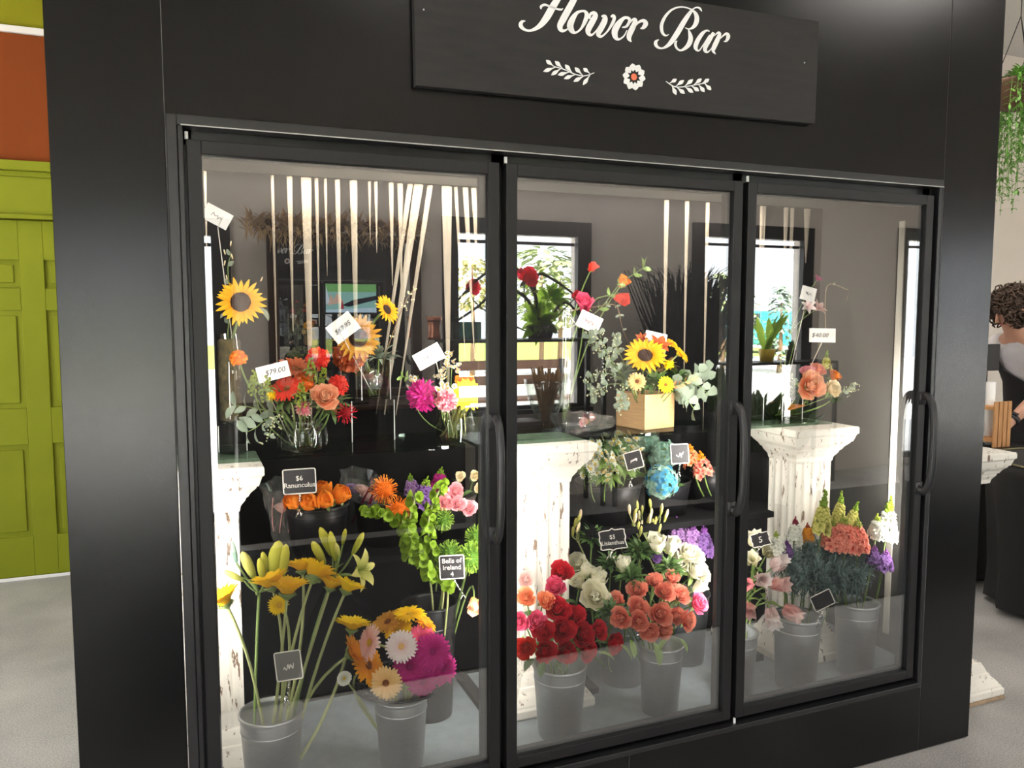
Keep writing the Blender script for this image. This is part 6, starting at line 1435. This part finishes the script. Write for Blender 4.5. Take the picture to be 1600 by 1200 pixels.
# outdoors: trees, a bench, a parked teal van
def tree(u, D, h, r, label, conifer=False, col=(.30, .38, .16)):
    p = Q(u, 450, D); t = tag(empty('tree', (p.x, -D, -.02)), label, 'tree'); b = MB(); b.tube([(0, 0, 0), (.03, 0, h * .35), (0, .02, h * .8)], [.07, .055, .02], 8); b.build('trunk', M_BROWNSTEM, t, True)
    b = MB()
    for k in range(260):
        if conifer: z = rnd.uniform(.12, 1); rr = r * (1.05 - z) * rnd.uniform(.5, 1); zz = z * h
        else: z = rnd.uniform(-1, 1); rr = r * sqrt(1 - z * z) * rnd.uniform(.55, 1); zz = h * .68 + z * r * .8
        a = rnd.uniform(0, 6.28); d = Vector((cos(a), sin(a), rnd.uniform(-.4, .4))).normalized()
        b.petal(Matrix.Translation((rr * cos(a), rr * sin(a), zz)) @ d.to_track_quat('X', 'Z').to_matrix().to_4x4(), 0, 0, r * .34, r * .09, .2, -.4, nt=2, ns=1, shape=LEAFS)
    b.build('crown', mat('tree_leaf_%d' % int(col[0] * 1000), col, .7, noise=.3, nscale=4), t); return t
tree(846, 15, 3.3, 1.0, 'loose green tree outside the first window'); tree(875, 15, 3.0, 1.0, 'second green tree outside, farther to the right', False, (.36, .42, .18)); tree(738, 17, 3.4, .8, 'yellow green tree outside, left in the first window', False, (.48, .46, .16))
tree(1222, 15, 2.3, .75, 'blue green conifer outside the second window', True, (.22, .32, .22)); tree(1132, 16, 2.9, .85, 'green tree outside by the second window edge'); tree(1168, 21, 1.6, .7, 'low green tree far outside the second window', False, (.34, .42, .2))
p = Q(800, 560, 7.5); t = tag(empty('bench', (p.x, -7.5, -.02)), 'brown slatted bench on the pavement outside', 'bench')
for k in range(3): b = MB(); b.box(-.9, .9, -.2 + k * .14, -.09 + k * .14, .44, .475); b.build('seat_slat', M_DARKWOOD, t)
for k in range(2): b = MB(); b.box(-.9, .9, -.24, -.21, .62 + k * .2, .74 + k * .2); b.build('back_slat', M_DARKWOOD, t)
for x in (-.8, .8): b = MB(); b.box(x - .03, x + .03, -.21, .2, .0, .44); b.box(x - .03, x + .03, -.209, -.17, .441, .95); b.build('leg', M_BLACKFRAME, t)
p = Q(1186, 528, 24.0); t = tag(empty('van', (p.x, -24.0, -.0)), 'teal van parked on the pavement outside the second window', 'van'); t.rotation_euler = (0, 0, 1.3)
b = MB(); b.add([(x, y, z) for y in (-.8, .8) for (x, z) in ((-1.9, .35), (1.9, .35), (1.95, .8), (1.5, 1.0), (1.0, 1.65), (-1.8, 1.7), (-1.95, 1.0))], [(6, 5, 4, 3, 2, 1, 0), (7, 8, 9, 10, 11, 12, 13)] + [(i, (i + 1) % 7, 7 + (i + 1) % 7, 7 + i) for i in range(7)]); b.build('body', mat('teal_car_paint', (.05, .50, .62), .25, coat=.5), t, bevel=.05)
for x in (-1.2, 1.2):
    for y in (-.82, .66): b = MB(); b.lathe([(.001, 0), (.2, 0), (.33, .02), (.33, .16), (.2, .18), (.001, .18)], 22, 0, Matrix.Translation((x, y + .17, .33)) @ Matrix.Rotation(pi / 2, 4, 'X')); b.build('wheel', M_BLACKPLASTIC, t, True)
b = MB(); b.box(-1.6, .6, .801, .806, 1.08, 1.55); b.build('side_window', mat('car_window', (.02, .03, .04), .1), t)
# ================================================================== RIGHT OF THE COOLER: person, counter, ferns
M_SKIN = mat('skin', (0.52, 0.27, 0.18), .5, noise=.05, nscale=30)
M_HAIR = mat('brown_curly_hair', (0.065, 0.036, 0.022), .6, noise=.35, nscale=60)
M_SHIRT = mat('white_cotton', (0.62, 0.58, 0.60), .85, noise=.04, nscale=20)
M_APRON = mat('black_apron_cloth', (0.010, 0.009, 0.010), .85)
def skin_obj(name, nodes, edges, m, parent=None, levels=2, root=0):
    me = bpy.data.meshes.new(name); me.from_pydata([n[:3] for n in nodes], edges, []); o = bpy.data.objects.new(name, me); COL.objects.link(o)
    if parent: o.parent = parent
    sm = o.modifiers.new('skin', 'SKIN'); sm.use_smooth_shade = True
    for i, n in enumerate(nodes):
        sv = me.skin_vertices[0].data[i]; r = n[3] if isinstance(n[3], tuple) else (n[3], n[3]); sv.radius = r; sv.use_root = (i == root)
    ss = o.modifiers.new('sub', 'SUBSURF'); ss.levels = levels; ss.render_levels = levels
    me.materials.append(m); return o
PY = 1.50
pel = P(1622, 640, PY); foot = Vector((pel.x + .02, PY, 0)); O = foot
person = tag(empty('person', O), 'person with curly brown hair in a white shirt and black apron leaning over the counter', 'person')
def R_(u, v, dy=0.0): q = P(u, v, PY + dy); return (q.x - O.x, q.y - O.y, q.z)
hd = Vector(R_(1579, 486))
pv, wa, ch, nk = Vector(R_(1622, 650)), Vector(R_(1614, 598)), Vector(R_(1600, 552)), Vector(R_(1589, 520))
nodes = [(*pv, (.15, .13)), (*wa, (.125, .11)), (*ch, (.13, .12)), (*nk, .052), (*(hd + Vector((.0, 0, -.03))), (.075, .085)), (*(hd + Vector((-.012, 0, .045))), (.082, .09))]
E_ = [(0, 1), (1, 2), (2, 3), (3, 4), (4, 5)]
def add(n, to): nodes.append(n); E_.append((to, len(nodes) - 1)); return len(nodes) - 1
for sy in (-1, 1):
    k = add((pv.x, pv.y + sy * .10, pv.z - .10, .095), 0); k = add((pv.x - .03, pv.y + sy * .11, .50, .065), k); k = add((pv.x + .02, pv.y + sy * .11, .12, .045), k); k = add((pv.x - .02, pv.y + sy * .11, .045, .042), k); k = add((pv.x - .16, pv.y + sy * .12, .032, .032), k)
hands = []
for sy, el, wr in ((-1, R_(1624, 618, -.16), R_(1578, 660, -.14)), (1, R_(1612, 622, .16), R_(1566, 664, .10))):
    sh = Vector((ch.x + .01, ch.y + sy * .17, ch.z + .07)); k = add((*sh, .062), 2); k = add((*(sh.lerp(Vector(el), .5)), .052), k); k = add((*el, .043), k); k = add((*(Vector(el).lerp(Vector(wr), .45)), .043), k); k = add((*wr, .028), k)
    d = (Vector(wr) - Vector(el)).normalized(); pm = Vector(wr) + d * .055; k = add((*pm, (.036, .022)), k); hands.append((Vector(wr), pm, d, k, sy))
for (wr, pm, d, k, sy) in hands:
    side = d.cross(Vector((0, 0, 1))).normalized()
    for f, (off, L) in enumerate(((-.030, .062), (-.011, .074), (.010, .070), (.029, .055))):
        a = pm + side * off + d * .030; k1 = add((*a, .0105), k); k2 = add((*(a + d * L * .5 + Vector((0, 0, -.006 - .004 * f))), .0092), k1); add((*(a + d * L * .85 + Vector((0, 0, -.028 - .005 * f))), .008), k2)
    a = pm - side * .036 * sy - d * .012; k1 = add((*a, .0115), k); add((*(a + d * .045 - side * .014 * sy + Vector((0, 0, -.012))), .009), k1)
skin_obj('body', nodes, E_, M_SKIN, person)
# face: nose, eyes, mouth, ear, on a head turned down to the left
fd = Vector((-.84, .22, -.50)).normalized(); up = (Vector((0, 0, 1)) - fd * fd.z).normalized(); sd = fd.cross(up)
b = MB(); c = hd + fd * .086; b.tube([c + up * .03, c + up * .005 + fd * .012, c - up * .014 + fd * .022, c - up * .022 + fd * .006], [.007, .010, .014, .008], 8); b.build('nose', M_SKIN, person, True)
for s_ in (-1, 1):
    b = MB(); b.ball(hd + fd * .078 + up * .024 + sd * s_ * .032 - fd * .004, .0085, 10, 6); b.build('eye', mat('dark_eye', (.05, .03, .025), .3), person, True)
    b = MB(); b.ball(hd + sd * s_ * .086 - fd * .005, .024, 8, 6, 0, 1.3); b.build('ear', M_SKIN, person, True)
b = MB(); b.tube([hd + fd * .084 - up * .046 + sd * .022, hd + fd * .090 - up * .045, hd + fd * .084 - up * .046 - sd * .022], .006, 6); b.build('mouth', mat('lip', (.42, .13, .11), .5), person, True)
b = MB(); hc = hd + Vector((.018, 0, .045))
b.ball(hc, .118, 18, 12, 0, .95)
for k in range(430):
    z = rnd.uniform(-.85, 1); a = rnd.uniform(0, 6.28); rr = sqrt(1 - z * z); d = Vector((rr * cos(a), rr * sin(a), z))
    if d.dot(fd) > .86 and z < -.1: continue
    p = hc + Vector((0, 0, -.02)) + d * rnd.uniform(.112, .142); ax = Vector((rnd.uniform(-1, 1), rnd.uniform(-1, 1), rnd.uniform(-1, 1))).normalized(); q2 = ax.to_track_quat('Z', 'Y'); r = rnd.uniform(.013, .022)
    b.tube([p + q2 @ Vector((r * cos(t_), r * sin(t_), .004 * t_)) for t_ in [i * .9 for i in range(9)]], .0048, 5)
b.build('hair', M_HAIR, person, True)
# clothing shells
sn = [(*wa, (.140, .125)), (*(wa.lerp(ch, .5)), (.145, .13)), (*ch, (.146, .135)), (*(ch.lerp(nk, .6)), (.10, .09)), (*(nk + Vector((0, 0, -.005))), .063)]; se = [(0, 1), (1, 2), (2, 3), (3, 4)]
for (wr, pm, d, k, sy), el in zip(hands, (R_(1624, 618, -.16), R_(1612, 622, .16))):
    sh = Vector((ch.x + .01, ch.y + sy * .17, ch.z + .07)); sn.append((*sh, .078)); se.append((2, len(sn) - 1)); sn.append((*(sh.lerp(Vector(el), .55)), .070)); se.append((len(sn) - 2, len(sn) - 1))
skin_obj('shirt', sn, se, M_SHIRT, person)
tn = [(pv.x, pv.y, pv.z + .08, (.150, .135)), (pv.x, pv.y, pv.z, (.165, .145))]; te = [(0, 1)]
for sy in (-1, 1):
    tn.append((pv.x, pv.y + sy * .10, pv.z - .10, .108)); te.append((1, len(tn) - 1)); tn.append((pv.x - .03, pv.y + sy * .11, .50, .082)); te.append((len(tn) - 2, len(tn) - 1)); tn.append((pv.x + .02, pv.y + sy * .11, .10, .066)); te.append((len(tn) - 2, len(tn) - 1))
skin_obj('trousers', tn, te, M_APRON, person)
for sy in (-1, 1):
    b = MB(); b.lathe([(.001, 0), (.05, 0), (.056, .02), (.05, .05), (.03, .075), (.001, .08)], 16, 0, Matrix.Translation((pv.x - .08, pv.y + sy * .115, 0.001)) @ Matrix.Diagonal((2.5, 1, 1, 1))); b.build('shoe', M_APRON, person, True)
b = MB(); n = 10                                     # bib apron wrapped around the front (left) half
rows = [(nk.lerp(ch, .75), .135, 20), (ch, .160, 26), (wa.lerp(ch, .45), .162, 34), (wa, .158, 60), (pv + Vector((0, 0, .02)), .182, 100), (pv + Vector((-.02, 0, -.25)), .20, 92), (pv + Vector((-.02, 0, -.48)), .215, 85)]
vs = []
for (c, r, h), cen in zip(rows, (1.0, 1.0, .95, .6, .3, .2, .2)):
    for j in range(n + 1): a = pi - cen + radians(-h + 2 * h * j / n); vs.append((c.x + r * cos(a), c.y + r * 1.02 * sin(a), c.z))
b.add(vs, [(i * (n + 1) + j, i * (n + 1) + j + 1, (i + 1) * (n + 1) + j + 1, (i + 1) * (n + 1) + j) for i in range(len(rows) - 1) for j in range(n)])
b.build('apron', M_APRON, person, True, solid=.006)
(wr, pm, d, k, sy) = hands[0]; q = d.to_track_quat('Z', 'Y')
b = MB(); c = wr - d * .03; b.tube([c - d * .014, c + d * .014], .036, 16); b.build('watch_strap', M_BLACKPLASTIC, person, True)
b = MB(); b.lathe([(.001, .008), (.017, .008), (.019, 0)], 14, 0, Matrix.Translation(c + Vector((0, -.012, .034))) @ Matrix.Rotation(.35, 4, 'X')); b.build('watch_face', mat('watch_glass', (.01, .01, .012), .15), person, True)
# black work cabinet with monitor, crate
M_WALLBLK = mat('black_cabinet_paint', (0.010, 0.010, 0.011), .5)
cz = .735; cabx0, cabx1 = 3.86, 4.62
t = tag(empty('work_cabinet', (4.24, 1.36, 0)), 'black work cabinet behind the pedestal, person leaning on it', 'cabinet')
b = MB(); b.box(cabx0 - 4.24, cabx1 - 4.24, -.19, .12, .01, cz - .03); b.build('cabinet_body', M_WALLBLK, t, bevel=.004)
b = MB(); b.box(cabx0 - 4.25, cabx1 - 4.23, -.20, .125, cz - .029, cz); b.build('cabinet_top', M_BLACKWOOD, t, bevel=.003)
for k in range(2): b = MB(); b.box(cabx0 - 4.22 + k * .37, cabx0 - 4.22 + k * .37 + .35, -.205, -.191, .05, cz - .06); b.build('cabinet_door', M_WALLBLK, t, bevel=.003)
b = MB(); b.box(-.345, -.30, -.2075, -.2055, .395, .45); b.build('paper_label', M_CARD, t); b = MB(); b.box(-.25, -.19, -.2075, -.2055, .56, .60); b.build('paper_label', mat('kraft_label', (.5, .40, .28), .8), t)
q = P(1549, 645, 1.36); t = tag(empty('wooden_crate', (q.x + .02, 1.36, cz + .0005)), 'upright slatted wooden crate on the black cabinet', 'crate'); m = mat('orange_pine', (.55, .27, .10), .6, noise=.2, nscale=8, stretch=(10, 10, 1))
for k in range(4): b = MB(); b.box(-.07 + k * .037, -.04 + k * .037, -.06, -.05, 0, .27); b.build('slat', m, t, bevel=.001)
for z in (.03, .22): b = MB(); b.box(-.072, .072, -.0495, .05, z, z + .02); b.build('rail', m, t)
q = P(1546, 556, 1.44); t = tag(empty('monitor', (q.x, 1.44, cz + .0005)), 'black monitor on a stand between cooler and person', 'monitor')
b = MB(); b.box(-.13, .07, -.015, .015, q.z - cz - .09, q.z - cz + .07); b.build('screen', M_WALLBLK, t, bevel=.003); b = MB(); b.box(-.05, -.02, -.01, .01, .010, q.z - cz - .091); b.box(-.10, .04, -.03, .035, 0, .0095); b.build('stand', M_WALLBLK, t)
q = P(1552, 605, 1.40); t = tag(empty('paper_roll', (q.x - .01, 1.41, cz + .0005)), 'upright white paper roll beside the monitor', 'roll'); b = MB(); b.lathe([(.001, 0), (.028, 0), (.028, q.z - cz + .03), (.012, q.z - cz + .03), (.012, .3), (.001, .3)], 20); b.build('paper', M_CARD, t, True)
# round draped table
t = tag(empty('draped_table', (4.17, .62, 0)), 'round table under a black floor length cloth right of the pedestal', 'table')
b = MB(); vs = []; n = 64; prof = [(.42, .775), (.455, .765), (.470, .72), (.44, .45), (.42, .2), (.425, .03)]
for i, (r, z) in enumerate(prof):
    for j in range(n): a = 2 * pi * j / n; rr = r * (1 + .018 * max(0, i - 1) * sin(a * 12)); vs.append((rr * cos(a), rr * sin(a), z))
vs.append((0, 0, .777)); b.add(vs, [(i * n + j, (i + 1) * n + j, (i + 1) * n + (j + 1) % n, i * n + (j + 1) % n) for i in range(len(prof) - 1) for j in range(n)] + [(j, (j + 1) % n, len(vs) - 1) for j in range(n)])
b.build('tablecloth', mat('black_tablecloth', (0.009, 0.008, 0.008), .8), t, True)
b = MB(); b.tube([(.445 * cos(2 * pi * k / 48), .445 * sin(2 * pi * k / 48), .776) for k in range(49)], .006, 6, cap=False); b.build('cloth_hem', mat('olive_hem', (.16, .14, .07), .8), t, True)
b = MB(); b.tube([(0, 0, 0.002), (0, 0, .76)], .04, 10); b.build('table_leg', M_BLACKWOOD, t)
# hanging ferns
M_FERN = mat('bright_fern', (0.13, 0.30, 0.045), .6, noise=.35, nscale=30)
def fern(u, v, Y, label, nfr, L, pot=True):
    c = P(u, v, Y); t = tag(empty('hanging_fern', c), label, 'hanging plant', 'hanging ferns')
    b = MB(); b.lathe([(.001, -.02), (.09, -.02), (.13, .13), (.14, .14), (.14, .155), (.125, .155), (.11, .12), (.001, .12)], 24); b.build('pot', mat('brown_pot', (.12, .055, .035), .6), t, True)
    b = MB()
    for k in range(3): a = 2.1 * k; b.tube([(.13 * cos(a), .13 * sin(a), .15), (0, 0, .55)], .003, 5)
    b.tube([(0, 0, .55), (0, 0, CEIL - c.z - .001)], .003, 5); b.build('hanger', M_BLACKPLASTIC, t)
    b = MB()
    for k in range(nfr):
        a = rnd.uniform(0, 6.28); Lk = L * rnd.uniform(.45, 1.1); out = rnd.uniform(.10, .26)
        fl = spline([(.08 * cos(a), .08 * sin(a), .13), (out * cos(a), out * sin(a), .17), ((out + .05) * cos(a), (out + .05) * sin(a), .02 - Lk * .3), ((out + .03) * cos(a + .1), (out + .03) * sin(a + .1), -Lk)], 8)
        for i in range(3, len(fl) - 1):
            for q_ in range(3):
                d = Vector((rnd.uniform(-1, 1), rnd.uniform(-1, 1), rnd.uniform(-.7, .5))).normalized()
                b.petal(Matrix.Translation(fl[i]) @ d.to_track_quat('X', 'Z').to_matrix().to_4x4(), 0, 0, .05, .0085, .3, -.3, nt=2, ns=1, shape=LEAFS)
        b.tube(fl[::3], .0016, 3)
    b.build('fronds', M_FERN, t)
fern(1588, 165, 1.7, 'bright green trailing fern in a brown hanging pot at the right, nearest the cooler', 46, .62)
fern(1622, 150, 2.1, 'second trailing fern in a brown hanging pot cut by the right picture edge', 40, .75)
